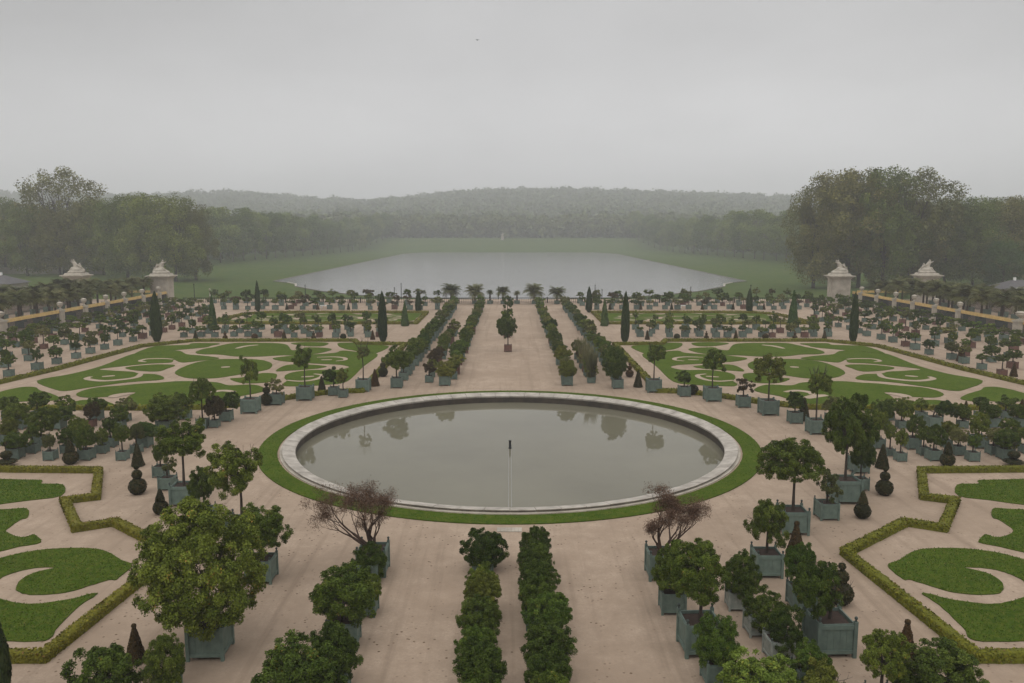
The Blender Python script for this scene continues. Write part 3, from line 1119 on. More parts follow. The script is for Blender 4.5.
cypress(157, 341.5, 292, 10, "tall dark cypress column at the outer far corner of the big left lawn")
cypress(383, 342.0, 292, 8.5, "tall dark cypress column at the avenue corner of the big left lawn")
cypress(405, 326.0, 302, 7, "light green cone beside the left tub rows in front of farthest lawn", GREENC, 'greencone')
cypress(418.5, 312.5, 291, 6, "short dark cypress at the lake end beside the left outer tub row")
cypress(258, 312.0, 281, 5, "slim dark cypress at the lake end, far out in left garden")
cypress(589, 312.5, 287, 6, "short dark cypress at the lake end beside the right outer tub row")
cypress(604.5, 326.0, 299, 7, "light green cone beside the right tub rows in front of farthest lawn", GREENC, 'greencone')
cypress(625, 343.0, 292, 8, "tall dark cypress column at the avenue corner of the big right lawn")
cypress(749, 313.0, 289, 6, "slim dark cypress at the lake end, far out in right garden")
cypress(792.5, 330.5, 292, 10, "green narrow conifer between two lawns on the far right side", GREENC, 'greencone')
cypress(213, 330.0, 296, 8, "green narrow conifer between two lawns on the far left side", GREENC, 'greencone')
cypress(853, 343.0, 293, 7.5, "leaning-looking tall dark cypress at the outer far corner of big right lawn")
cypress(-3, 700, 606, 26, "dark cypress column cut by the left picture edge at the bottom")

# ------------------------------------------------------------------ hero tubs (near ground and basin curve)
T = dict
HEROES = [
    # px, base y, tub px, crown box, style, label, options
    (211, 662, 39, (143, 267, 508, 632), 'orange', "largest bushy leafy green tree in a square tub at lower left", T(crown=BIGC)),
    (262, 585, 28, (232, 291, 506, 553), 'orange', "green tree in tub half hidden behind the largest lower left tree", T(crown=HERO[1])),
    (243, 548, 30, (203, 267, 440, 498), 'orange', "dark standard tree with bare trunk, left of the leafless left tree", T(crown=HERO[4])),
    (205, 526, 19, (189, 216, 468, 503), 'dark', "small dark bush tree in tub between two taller trees left of basin", T(crown=HERO[3])),
    (185, 507, 24, (157, 215, 417, 463), 'orange', "standard tree with orange-tinged crown in green tub, left of basin", T(crown=HERO[5])),
    (168, 491, 15, (159, 181, 452, 476), 'pale', "small pale feathery shrub in tub beside the orange-tinged standard tree", T(crown=SPARSE[0])),
    (161, 478, 13, (153, 170, 438, 466), 'dark', "dark slim tub plant standing behind the pale feathery shrub, left", T(crown=HERO[6])),
    (368, 588, 27, (351, 386, 545, 586), 'dark', "dark bush in tub directly below the leafless left tree", T(crown=DENSE[0])),
    (366, 618, 24, (343, 383, 572, 608), 'orange', "bush in tub between the dark bush and the spreading orange tree, left", T(crown=HERO[2])),
    (344, 652, 33, (301, 380, 560, 627), 'orange', "spreading orange tree showing forked branches, lower left of the hedges", T(crown=HERO[5])),
    (335, 700, 30, (304, 360, 625, 690), 'dark', "dark round tree in front of the spreading orange tree, bottom left", T(crown=HERO[3])),
    (300, 716, 30, (255, 350, 640, 715), 'orange', "leafy tree cut by the bottom edge, left of the bush rows", T(crown=HERO[1])),
    (108, 716, 30, (64, 152, 640, 715), 'orange', "loose leafy bush cut by the bottom edge at far lower left", T(crown=HERO[4])),
    (168, 706, 24, (146, 187, 637, 690), 'dark', "tight dark ball-shaped bush at the bottom, left of the largest tree", T(crown=DENSE[1])),
    (672, 616, 26, (648, 692, 546, 598), 'dark', "dark bush below the leafless right tree, behind the orange tree", T(crown=HERO[2])),
    (699, 659, 40, (660, 723, 540, 604), 'orange', "spreading orange tree with bent trunk, lower right of the hedges", T(crown=HERO[1])),
    (717, 690, 30, (694, 738, 616, 668), 'bright', "bright green ball-shaped tree in front of the spreading right orange tree", T(crown=DENSE[2])),
    (766, 579, 28, (741, 789, 491, 550), 'dark', "dark ragged tree in tub, lower of two left of the cone topiary", T(crown=HERO[6])),
    (792, 536, 28, (756, 821, 439, 487), 'dark', "flat-topped dark standard tree nearest the basin's right edge", T(crown=HERO[2])),
    (826, 521, 20, (811, 846, 467, 502), 'pale', "pale olive shrub in small tub between two larger right-hand trees", T(crown=SPARSE[1])),
    (844, 505, 28, (822, 873, 395, 463), 'dark', "tallest dark tree right of the basin with straight bare trunk", T(crown=HERO[0])),
    (860, 491, 14, (848, 875, 440, 470), 'dark', "small dark tree in tub just behind the tallest right tree", T(crown=HERO[3])),
    (858, 474, 17, (842, 872, 420, 452), 'orange', "tub mostly hidden behind the tallest right tree", T(crown=HERO[4])),
    (737, 612, 22, (720, 763, 553, 602), 'dark', "dark bush in weathered tub, rearmost of three right of the orange tree", T(crown=HERO[3], tub='p')),
    (757, 638, 24, (742, 791, 590, 634), 'dark', "dark bush in weathered tub, middle of three right of the orange tree", T(crown=HERO[0], tub='p')),
    (778, 664, 26, (764, 805, 611, 660), 'dark', "dark bush in weathered tub, foremost of three right of the orange tree", T(crown=HERO[1], tub='p')),
    (801, 612, 26, (782, 816, 543, 586), 'bright', "round green bush standing in front of the knobbed brown cone", T(crown=HERO[2])),
    (828, 659, 42, (782, 839, 552, 618), 'orange', "wide tree in the largest right-hand tub with visible dark soil", T(crown=HERO[5])),
    (806, 694, 26, (785, 830, 640, 682), 'bright', "green bush at the bottom edge in front of the largest right-hand tub", T(crown=HERO[4])),
    (745, 718, 34, (712, 800, 655, 712), 'bright', "light green spreading bush cut by the bottom edge, right side", T(crown=HERO[1])),
    (825, 722, 30, (795, 850, 660, 716), 'yellow', "yellowish bush at bottom edge, right of the spreading light green one", T(crown=HERO[6])),
    (880, 718, 26, (854, 907, 631, 682), 'orange', "round leafy standard tree at the bottom edge beside brown cone", T(crown=HERO[0])),
    (950, 716, 30, (897, 985, 645, 712), 'dark', "broad dark bush cut by the bottom edge at far lower right", T(crown=HERO[3])),
    # tubs along the far curve of the basin
    (251, 414, 17, (240, 263, 355, 388), 'orange', "tall standard tree in large tub at the far left curve of basin", {}),
    (226.5, 422, 12, (221, 241, 391, 412), 'dark', "dark bush tree in tub, next left of the tall curve standard", {}),
    (215, 428, 9, (204, 226, 396, 418), 'red', "reddish shrub in tub, second left of the tall curve standard", {}),
    (203, 429, 11, (191, 217, 378, 405), 'orange', "slender standard tree at the left end of the basin curve tubs", {}),
    (277, 405.5, 13, (266, 287, 376, 396), 'pale', "airy bush in tub beside the small stacked-ball topiary, left curve", T(crown=SPARSE[1])),
    (305.5, 401, 16, (292, 316, 346, 373), 'orange', "tall thin-trunked standard tree in large tub, middle of left curve", {}),
    (334, 396, 10, (322, 341, 365, 386), 'dark', "dark bush tree in tub, right of the left curve's tall standard", {}),
    (343.5, 398, 9, (336, 350, 366, 388), 'yellow', "small yellowish shrub in tub touching the dark bush on left curve", {}),
    (363.5, 392, 14, (355, 373, 343, 361), 'pale', "sparse tall standard tree at the left lawn corner by the hedge", T(crown=SPARSE[0])),
    (397, 388.5, 12, (380, 413, 347, 374), 'orange', "wide flat-crowned tree at basin end of left outer avenue row", {}),
    (617.5, 389, 11, (602, 627, 349, 377), 'dark', "round glossy dark tree at basin end of right outer avenue row", T(crown=DENSE[1])),
    (653.5, 393, 15, (644, 666, 345, 364), 'orange', "thin-trunked standard tree in large tub at the right lawn corner", {}),
    (684, 397, 11.5, (673, 694, 369, 387), 'dark', "dark dense bush in tub beside a ball topiary on right curve", {}),
    (712, 402, 16, (701, 726, 349, 373), 'orange', "tall thin-trunked standard tree in large tub, middle of right curve", {}),
    (743, 408, 13, (733, 755, 374, 396), 'red', "reddish-tinged bush in tub between two standards on the right curve", T(crown=SPARSE[0])),
    (768, 416, 17.5, (752, 785, 354, 385), 'yellow', "yellow-olive broad standard tree in large tub on the right curve", {}),
    (794.5, 424, 13, (786, 804, 391, 411), 'dark', "dark bush in tub beside the slim cone on the right curve", {}),
    (815.5, 435, 17, (806, 832, 370, 396), 'orange', "tall standard tree at the right end of the basin curve tubs", {}),
]
for px, by, wp, cr, st, lb, op in HEROES:
    pp(px, by, wp, cr, st, lb, **op)

# leafless trees
def bare_tree(px, by, wpx, label, seed, lean, lens):
    rng = random.Random(seed)
    X, Y = at(px, by)
    s = ppm(Y)
    wd = wpx / s
    t = thing("leafless_tree", label, "tubbed tree", (X, Y + wd * .5, 0), 0, G_TREE)
    tb = link("tub", TUB, t, (0, 0, 0), (wd, wd, wd * .95), 0, M['tub'])
    for sx in (-1, 1):
        for sy in (-1, 1):
            link("finial", FINIAL, tb, (sx * .455, sy * .455, 1.0))
    link("soil", SOIL, t, (0, 0, 0), (wd, wd, wd * .95))
    mb, tips = MB(), []
    base = Vector((0, 0, wd * .8))
    for d, L, lv in lens:
        branching(mb, base, Vector(d).normalized(), L, .085, lv, rng, .66, 6, tips, .04, (2, 3), .74)
    link("branches", mb.mesh("branches", M['twig']), t)
    r = np.random.default_rng(seed)
    tp = np.array([tuple(v) for v in tips])
    i = r.integers(0, len(tp), 15000)
    P = tp[i] + r.normal(0, .11, (15000, 3))
    link("twigs", quads_mesh("twigs", leaves(P, r.normal(0, 1, P.shape), .055, .16, rng=r), r.uniform(0, 1, 15000), M['twigs']), t)
    return t


bare_tree(371, 578, 30, "leafless reddish tree leaning left over its tub, left of the bush rows", 3, -1,
          [((-.9, .1, .75), 1.12, 6), ((-.5, -.2, 1), 1.0, 6), ((-.1, .1, 1), .92, 6), ((.2, .15, .9), .55, 5), ((-1.1, .2, .40), 1.05, 6)])
bare_tree(664, 582, 30, "leafless reddish tree with two spreading limbs, right of the bush rows", 8, 1,
          [((-.15, .1, 1), 1.0, 6), ((.95, .1, .5), .95, 6), ((.6, -.1, 1), .7, 5), ((-.5, .1, .7), .5, 5)])

# front rows of tubbed bushes
FRONT_L = [(483, 527, 44, 'dark'), (482, 566, 33, 'orange'), (482, 573, 38, 'yellow'), (480, 600, 42, 'dark'), (476, 625, 40, 'bright'), (481, 643, 50, 'dark'), (483, 672, 48, 'orange')]
FRONT_R = [(535, 525, 32, 'dark'), (536, 543, 33, 'dark'), (539, 560, 40, 'dark'), (538, 577, 36, 'orange'), (547, 592, 49, 'bright'), (548, 625, 50, 'dark'), (549, 650, 48, 'dark'), (549, 676, 46, 'orange')]
for lst, nm in ((FRONT_L, "left"), (FRONT_R, "right")):
    for i, (px, ty, wp, st) in enumerate(lst):
        # crown top near z = 2.0
        Xg, Yg = at(px, ty + 5, 1.75)
        s = ppm(Yg, 1.2)
        rx = wp / 2 / s
        gap = (lst[i + 1][1] - ty) if i + 1 < len(lst) else 30
        rz = min(1.25, max(.85, gap * .60 / s))
        potted(Xg, Yg, min(.95, rx * 1.4), 0, 2.0 - rz, rx * 1.2, rz * 1.1, st,
               f"{WORDS[st]} {'lush' if wp > 40 else 'low'} bush, {ORD[i]} from the basin in the near {nm} hedge-like row", name="potted_bush", cat="tubbed bush", group=G_BUSH,
               hh=.7, crown=DENSE[i % 3] if i % 2 else HERO[i % 4])

# centre-line tubs on the avenue
pp(508, 352, 8, (496.5, 517, 315, 337), 'dark', "dark round tree in brown tub alone in the middle of avenue", tub='b', crown=DENSE[0])
pp(507, 338, 7, (501, 514, 308, 322), 'orange', "tree in brown tub directly behind the lone avenue tree", tub='b')
pp(507.5, 318, 5, (502, 514, 294, 309), 'orange', "farthest small tree on the avenue's middle line", tub='b')

# clipped balls heading the inner rows
pp(445, 386, 11.5, (436, 456, 361, 378), 'yellow', "clipped yellow-green ball in tub heading the left inner avenue row", name="potted_ball", cat="tubbed bush", group=G_BUSH, crown=DENSE[2])
pp(567, 386, 11.5, (558, 577, 361, 377), 'yellow', "clipped yellow-green ball in tub heading the right inner avenue row", name="potted_ball", cat="tubbed bush", group=G_BUSH, crown=DENSE[2])

# ------------------------------------------------------------------ avenue rows
STY = ['orange', 'orange', 'dark', 'bright', 'yellow', 'pale']


def rowplant(X, Y, label, hmin=1.7, hmax=2.5, rmin=.75, rmax=1.1, wd=.8, styles=STY, tubs='tttttb', cat="tubbed bush", name="potted_bush", group=G_BUSH, low=True, spread=1.0, crown=None):
    h = random.uniform(hmin, hmax)
    rx = random.uniform(rmin, rmax)
    st = random.choice(styles)
    rx *= 1.1
    w_ = wd * random.uniform(.9, 1.15)
    if low:
        zb = w_ * .9
    else:
        zb = h * random.uniform(.42, .52)
    rz = (h - zb) / 2 * 1.1
    return potted(X, Y, w_, 0, (h + zb) / 2, rx, rz, st, label.format(s=WORDS[st]), name=name, cat=cat, group=group, tub=random.choice(tubs), crown=crown)


for side, nm in ((-1, "left"), (1, "right")):
    y0 = at(510, 384)[1]
    for i in range(27):
        Y = y0 + 2.8 + i * 3.0
        rowplant(side * (5.85 + random.uniform(-.15, .15) - .006 * i), Y, "{s} bush, " + f"{ORD[i]} behind the clipped ball in row lining avenue's {nm} side", 1.9, 2.9, .85, 1.2, .9)
    for i in range(14 if side < 0 else 6):
        Y = y0 + 1 + i * 3.0
        rowplant(side * (8.15 + random.uniform(-.15, .15)), Y, "{s} small shrub, " + f"{ORD[i]} from the basin in the {nm} middle avenue row", 1.7, 2.5, .7, .95, .7, ['orange', 'pale', 'red', 'yellow'])
    for i in range(27):
        Y = y0 + 2.2 + i * 3.0
        rowplant(side * (10.9 + random.uniform(-.15, .15)), Y, "{s} bushy plant, " + f"{ORD[i]} from the basin in the {nm} outer avenue row", 2.0, 3.0, .9, 1.3, 1.0, ['orange', 'orange', 'dark', 'bright', 'pale'], tubs='t')


# tall reed-like plants in the right middle row
def reed_mesh(seed):
    r = np.random.default_rng(seed)
    n = 160
    a = r.uniform(0, 6.28, n)
    rad = .34 * np.sqrt(r.uniform(0, 1, n))
    b = np.stack([rad * np.cos(a), rad * np.sin(a), r.uniform(0, .15, n)], 1)
    hgt = r.uniform(.55, 1.0, n)
    out = np.stack([np.cos(a), np.sin(a), np.zeros(n)], 1)
    quads, t = [], []
    for k in range(3):
        f0, f1 = k / 3, (k + 1) / 3
        p0 = b + out * (.22 * f0 ** 2)[..., None] if False else b + out * .22 * f0 ** 2 + np.stack([np.zeros(n), np.zeros(n), hgt * f0], 1)
        p1 = b + out * .22 * f1 ** 2 + np.stack([np.zeros(n), np.zeros(n), hgt * f1], 1)
        sd = np.stack([-np.sin(a + 1), np.cos(a + 1), np.zeros(n)], 1)
        w0, w1 = .035 * (1 - f0 * .8), .035 * (1 - f1 * .9)
        quads.append(np.stack([p0 - sd * w0, p0 + sd * w0, p1 + sd * w1, p1 - sd * w1], 1))
        t.append(r.uniform(0, 1, n))
    return quads_mesh("stems", np.concatenate(quads), np.concatenate(t), M['reed'])


REED = [reed_mesh(s) for s in (1, 2)]
y0 = at(510, 384)[1]
for i in range(8):
    Y = y0 + .6 + i * 2.1
    t = thing("reed_plant", f"tall slender reed-like plant, {ORD[i]} from the basin in the right middle row", "reed plant", (8.1 + .35 * (i % 2), Y, 0), 0, "tall reed-like plants in tubs")
    link("tub", TUB, t, (0, 0, 0), (.7, .7, .65), 0, M['tub'])
    link("stems", REED[i % 2], t, (0, 0, .55), (1.25, 1.25, 2.5 - .05 * i), random.uniform(0, 6))

# ------------------------------------------------------------------ fields of small tubs beside the basin
TREEST = ['orange', 'orange', 'dark', 'bright', 'pale', 'dark']
FIELD_L = {
    "front row of the left tub field": [(16, 460, 13, (4, 32, 432, 450), 'orange'), (51, 461, 11, (43, 59, 432, 449), 'pale'), (87, 461, 13, (75, 98, 426, 450), 'orange'), (123, 461, 10.5, (114, 131, 423, 444), 'orange')],
    "second row of the left tub field": [(33, 454, 11, (24, 42, 423, 441), 'orange'), (67, 454, 10, (58, 77, 426, 446), 'orange'), (103, 454, 10, (96, 110, 428, 446), 'orange'), (137, 454, 10, (128, 146, 422, 442), 'pale')],
    "third row of the left tub field": [(10, 446, 13, (0, 20, 418, 438), 'yellow'), (42, 447, 12, (27, 60, 407, 436), 'dark'), (78, 447, 12.5, (67, 90, 417, 440), 'orange'), (111, 448, 12, (101, 121, 414, 438), 'dark'), (145, 448, 13, (130, 160, 422, 440), 'bright')],
    "fourth row of the left tub field": [(20, 430, 13, (2, 32, 403, 424), 'orange'), (58, 430, 13, (48, 76, 404, 424), 'orange'), (91, 428, 9, (84, 102, 402, 420), 'red'), (120, 430, 10, (110, 132, 404, 424), 'orange'), (166, 434, 15, (146, 188, 394, 424), 'dark')],
    "back row of the left tub field": [(9, 420, 10, (0, 22, 396, 412), 'orange'), (38, 419, 9, (28, 52, 392, 410), 'dark'), (66, 420, 9, (56, 78, 396, 412), 'orange'), (97, 421, 11, (84, 112, 396, 413), 'orange'), (126, 422, 8.5, (116, 138, 398, 414), 'pale'), (186, 420, 10, (170, 196, 392, 412), 'orange')],
}
FIELD_R = {
    "front row of the right tub field": [(900, 462, 10, (893, 908, 429, 448), 'orange'), (933, 461.5, 12.5, (924, 945, 425, 448), 'dark'), (972, 462, 11, (966, 980, 432, 450), 'bright'), (1005, 460.5, 13, (992, 1020, 430, 450), 'orange')],
    "second row of the right tub field": [(889.5, 456.5, 8.5, (882, 896, 422, 441), 'orange'), (923, 456, 10, (916, 932, 424, 444), 'orange'), (957.5, 456, 11, (948, 968, 428, 444), 'pale'), (992.5, 455.5, 11, (984, 1003, 428, 444), 'pale'), (1025, 454, 10, (1016, 1034, 426, 442), 'orange')],
    "third row of the right tub field": [(878, 449, 11, (868, 888, 410, 434), 'orange'), (911.5, 450, 14, (902, 924, 412, 438), 'orange'), (946, 448, 9, (938, 958, 418, 440), 'yellow'), (978, 449, 14.5, (967, 989, 412, 436), 'orange'), (1010.5, 448, 13, (998, 1020, 416, 438), 'orange')],
    "fourth row of the right tub field": [(882, 430, 10, (868, 894, 400, 422), 'dark'), (901, 429, 9, (894, 914, 398, 420), 'orange'), (933, 429, 13.5, (930, 958, 397, 420), 'dark'), (962, 429, 9, (952, 970, 404, 420), 'orange'), (992, 428.5, 12, (978, 1000, 402, 420), 'orange'), (1020, 428, 11, (1006, 1028, 402, 420), 'orange')],
    "back row of the right tub field": [(830, 422, 9, (822, 844, 396, 414), 'pale'), (850, 421, 10, (838, 866, 394, 413), 'orange'), (889, 421, 8, (880, 904, 398, 413), 'orange'), (921, 420, 9, (912, 930, 397, 412), 'orange'), (979, 419, 8, (971, 989, 396, 409), 'dark'), (1005, 419, 9, (996, 1018, 396, 410), 'orange')],
}
for FD in (FIELD_L, FIELD_R):
    for nm, lst in FD.items():
        for i, (px, by, wp, cr, st) in enumerate(lst):
            pp(px, by, wp, cr, st, f"{WORDS[st]} tree in tub, {ORD[i]} from the left, {nm}", tub='b' if st == 'red' else 't')

# ------------------------------------------------------------------ rows outside the big lawns
SIDE_ROWS = [(52.2, 76, 142, 3.7, "row along hedge"), (56.0, 79, 152, 4.6, "second row"), (60.0, 78, 164, 4.4, "third row"), (64.5, 80, 168, 4.2, "fourth row"), (69.0, 96, 169, 3.8, "fence-side row")]
for side, nm in ((-1, "left"), (1, "right")):
    for q, (Xr, ya_, yb_, sp, rn) in enumerate(SIDE_ROWS):
        Y = ya_ + random.uniform(0, 1)
        i = 0
        while Y < yb_:
            if (Xr + .9) / (Y * CT + H * ST) * F < 522:
                big = q >= 2
                rowplant(side * (Xr + random.uniform(-.5, .5)), Y + random.uniform(-.4, .4), "{s} tubbed tree, " + f"{ORD[i]} from the basin, {rn} outside {nm} lawn",
                         1.9, 2.7 if q < 2 else 3.2 if q == 2 else 2.5, .65, 1.05 if not big else 1.6, .82, TREEST, 'ttttttbb', "tubbed tree", "potted_tree", G_TREE, random.random() < .3)
                i += 1
            Y += sp * random.uniform(.9, 1.1)

G_SHR = "small shrubs in tubs in the rows before the lake"
# rows between the two lawns and at the lake end
for side, nm in ((-1, "left"), (1, "right")):
    for py, n, x0, sp, rn, hm in ((337, 14, 18.5, 2.15, "front row between lawns", 1.6), (333.5, 13, 19, 2.35, "middle row between lawns", 2.0), (329.5, 11, 19.5, 2.7, "rear row between lawns", 2.3)):
        Y = at(510, py)[1]
        for i in range(n):
            rowplant(side * (x0 + i * sp + random.uniform(-.5, .5)), Y + random.uniform(-.6, .6), "{s} tubbed shrub, " + f"{ORD[i]} from avenue, {rn}, {nm} side",
                     hm, hm + .8, .6, 1.05, .85, TREEST, 'tttttb', "tubbed shrub", "potted_shrub", G_SHR, random.random() < .35)
    for py, n, x0, sp, rn, hm in ((309.5, 17, 14.5, 2.6, "front row at lake end", 1.7), (306, 16, 15, 2.9, "middle row at lake end", 2.1), (303.3, 14, 15, 3.7, "last row at lake end", 2.5)):
        Y = at(510, py)[1]
        for i in range(n):
            rowplant(side * (x0 + i * sp + random.uniform(-.6, .6)), Y + random.uniform(-.8, .8), "{s} tubbed shrub, " + f"{ORD[i]} from avenue, {rn}, {nm} side",
                     hm, hm + .9, .8, 1.4, .9, TREEST + ['red', 'pale'], 'tttttb', "tubbed shrub", "potted_shrub", G_SHR, random.random() < .35)

# ------------------------------------------------------------------ palms
def palm_fronds(seed, n=46):
    r = np.random.default_rng(seed)
    quads, t = [], []
    for k in range(n):
        a = k * 2.4 + r.uniform(-.3, .3)
        el = r.uniform(-.25, 1.45)
        L = r.uniform(.8, 1.05)
        d = np.array([math.cos(a), math.sin(a), 0])
        sd = np.array([-math.sin(a), math.cos(a), 0])
        p = np.zeros(3)
        pts = []
        e = el
        for s in range(8):
            pts.append(p.copy())
            p = p + (d * math.cos(e) + np.array([0, 0, math.sin(e)])) * L / 8
            e -= .19
        pts = np.array(pts)
        for s in range(1, 8):
            tg = pts[s] - pts[s - 1]
            wl = .26 * math.sin(math.pi * (s / 8.4) ** .7) + .05
            for sg in (-1, 1):
                for m in (0, .33, .66):
                    c = pts[s - 1] + tg * m
                    tip = c + sd * sg * wl + tg * .8 + np.array([0, 0, -.35 * wl])
                    wv = tg * .22
                    quads.append([c, c + wv, tip, tip - wv * .3])
                    t.append(r.uniform(0, 1))
            up = np.array([0, 0, .012])
            quads.append([pts[s - 1] - sd * .012, pts[s - 1] + sd * .012 + up, pts[s] + sd * .012 + up, pts[s] - sd * .012])
            t.append(.2)
    return quads_mesh("fronds", np.array(quads), t, M['palm'])


FRONDS = [palm_fronds(s) for s in (1, 2, 3)]
PTRUNK = MB().lathe([(.24, 0), (.20, .05), (.22, .08), (.18, .14), (.20, .2), (.165, .3), (.19, .36), (.16, .5), (.18, .56), (.16, .7), (.19, .78), (.20, .9), (.26, .97), (.12, 1.0)], 10).mesh("trunk", M['bark'])


def palm(X, Y, h, r, label, group, tubw=1.2):
    t = thing("palm_tree", label, "palm", (X, Y, 0), random.uniform(0, 6), group)
    link("tub", TUB, t, (0, 0, 0), (tubw, tubw, tubw * .9), 0, M['tub'])
    link("trunk", PTRUNK, t, (0, 0, tubw * .75), (1, 1, h - tubw * .75))
    link("fronds", random.choice(FRONDS), t, (0, 0, h - .1), (r, r, r * .95), random.uniform(0, 6))


GP = "palms standing in a row at the lake end of the avenue"
for px, ty, wp, lb in [(451, 280.5, 25, "left"), (475, 281, 26, "second from the left"), (490, 288, 9, "small third"), (503, 284, 18, "middle"), (517, 289, 9, "small fourth"), (534, 280.5, 26, "second from the right"), (557, 283.5, 22, "right")]:
    Y = at(510, 304)[1]
    s = ppm(Y)
    ztop = z_at(Y, ty)
    r = wp / 2 / s * 1.12
    lab = {"left": "leftmost palm of the row ending the avenue before the lake", "second from the left": "big palm just left of the avenue end before the lake",
           "small third": "little palm at the left side of the avenue end", "middle": "palm standing right in the middle of the avenue end",
           "small fourth": "little palm at the right side of the avenue end", "second from the right": "big palm just right of the avenue end before the lake",
           "right": "rightmost palm of the row ending the avenue before the lake"}[lb]
    palm((px - CXP) / s, Y, ztop - r * .72, r, lab, GP, .9)
for side, nm in ((-1, "left"), (1, "right")):
    for row, (Xp, k, nmr) in enumerate(((77.0, 12, "nearer"), (82.0, 11, "middle"), (87.0, 10, "farther"))):
        for i in range(k):
            Y = 170 - i * 4.8 - row * 1.6
            if Xp * ppm(Y) > 525:
                break
            palm(side * (Xp + random.uniform(-.5, .5)), Y, random.uniform(3.6, 4.8), random.uniform(2.3, 3.0), f"palm beyond the gilded {nm} fence, {ORD[i]} from gate piers, {nmr} row", "palms in tubs behind the gilded fences")

# ------------------------------------------------------------------ fences, piers
URN = MB().lathe([(.30, 0), (.34, .06), (.34, .12), (.14, .22), (.12, .34), (.34, .60), (.46, .80), (.46, .90), (.40, .96), (.46, 1.0), (.50, 1.08), (.30, 1.22), (.08, 1.30)], 14).mesh("urn", M['stone'], True)
POST = MB().box(-.52, .52, -.52, .52, 0, .35).box(-.45, .45, -.45, .45, .35, 2.25).box(-.56, .56, -.56, .56, 2.25, 2.36).box(-.48, .48, -.48, .48, 2.36, 2.50).mesh("stone_post", M['stone'])


def fence_run(t, p0, p1, posts, sink=0.0):
    """iron bars with a gilded top band between stone posts"""
    a, b = Vector(p0), Vector(p1)
    d = (b - a).normalized()
    L = (b - a).length
    bars, gold = MB(), MB()
    n = int(L / .17)
    for i in range(n):
        c = a + d * (L * (i + .5) / n)
        bars.box(c.x - .024, c.x + .024, c.y - .024, c.y + .024, .22, 2.02)
        gold.add([(c.x - .028, c.y - .028, 2.40), (c.x + .028, c.y - .028, 2.40), (c.x + .028, c.y + .028, 2.40), (c.x - .028, c.y + .028, 2.40), (c.x, c.y, 2.62)],
                 [(0, 1, 4), (1, 2, 4), (2, 3, 4), (3, 0, 4), (3, 2, 1, 0)])
    nn = Vector((-d.y, d.x, 0))
    for mbx, z0, z1, hw in ((bars, .14, .22, .03), (gold, 1.98, 2.40, .06), (bars, 1.0, 1.05, .03)):
        q = [a - nn * hw, b - nn * hw, b + nn * hw, a + nn * hw]
        mbx.add([(v.x, v.y, z0) for v in q] + [(v.x, v.y, z1) for v in q], [(3, 2, 1, 0), (4, 5, 6, 7), (0, 1, 5, 4), (1, 2, 6, 5), (2, 3, 7, 6), (3, 0, 4, 7)])
    wl = MB()
    q = [a - nn * .2, b - nn * .2, b + nn * .2, a + nn * .2]
    wl.add([(v.x, v.y, -.05) for v in q] + [(v.x, v.y, .138) for v in q], [(3, 2, 1, 0), (4, 5, 6, 7), (0, 1, 5, 4), (1, 2, 6, 5), (2, 3, 7, 6), (3, 0, 4, 7)])
    link("bars", bars.mesh("bars", M['blackiron']), t)
    link("gilded_rail", gold.mesh("gilded_rail", M['gold']), t)
    link("footing", wl.mesh("footing", M['stone']), t)
    for (x, y, urn, sc) in posts:
        p = link("post", POST, t, (x, y, .002), (sc, sc, 1.0))
        if urn:
            link("urn", URN, p, (0, 0, 2.5))


XF = 73.0
for side, nm in ((-1, "left"), (1, "right")):
    s = side
    t = thing("gilded_fence", f"dark iron fence with gilded top rail and urn posts along the {nm} garden edge", "fence", (0, 0, 0), 0, "gilded iron fences beside the garden")
    fence_run(t, (s * XF, 96, 0), (s * XF, 172.5, 0), [(s * XF, y, True, 1.5 if y < 118 else 1.0) for y in (108, 115.2, 131, 138.4, 146, 153, 160.6, 168)])
    t = thing("gilded_fence", f"gilded fence run between the two statue-topped gate piers on the {nm}", "fence", (0, 0, 0), 0, "gilded iron fences beside the garden")
    fence_run(t, (s * (XF + 2.2), 175.3, 0), (s * 86.6, 175.3, 0), [])
    t = thing("gilded_fence", f"outer gilded fence beyond the palms at the {nm} picture edge", "fence", (0, 0, 0), 0, "gilded iron fences beside the garden")
    fence_run(t, (s * 91, 112, 0), (s * 91, 172, 0), [(s * 91, y, True, 1.0) for y in (120, 128, 136, 145, 154, 163)])

# statue groups on piers
def lump_mesh(name, blobs, vox, mat):
    mb = MB()
    for c, r in blobs:
        mb.ball(c, r, 14, 10)
    me = mb.mesh(name, mat, True)
    ob = bpy.data.objects.new(name, me)
    COL.objects.link(ob)
    md = ob.modifiers.new("r", 'REMESH')
    md.mode = 'VOXEL'
    md.voxel_size = vox
    sm = ob.modifiers.new("s", 'SMOOTH')
    sm.iterations = 3
    out = bpy.data.meshes.new_from_object(ob.evaluated_get(bpy.context.evaluated_depsgraph_get()))
    bpy.data.objects.remove(ob)
    out.name = name
    out.polygons.foreach_set("use_smooth", [True] * len(out.polygons))
    if not out.materials:
        out.materials.append(mat)
    return out


def chain(pts, rads, k=5):
    out = []
    for i in range(len(pts) - 1):
        for j in range(k):
            t_ = j / k
            p = tuple(a + (b - a) * t_ for a, b in zip(pts[i], pts[i + 1]))
            out.append((p, rads[i] + (rads[i + 1] - rads[i]) * t_))
    out.append((pts[-1], rads[-1]))
    return out


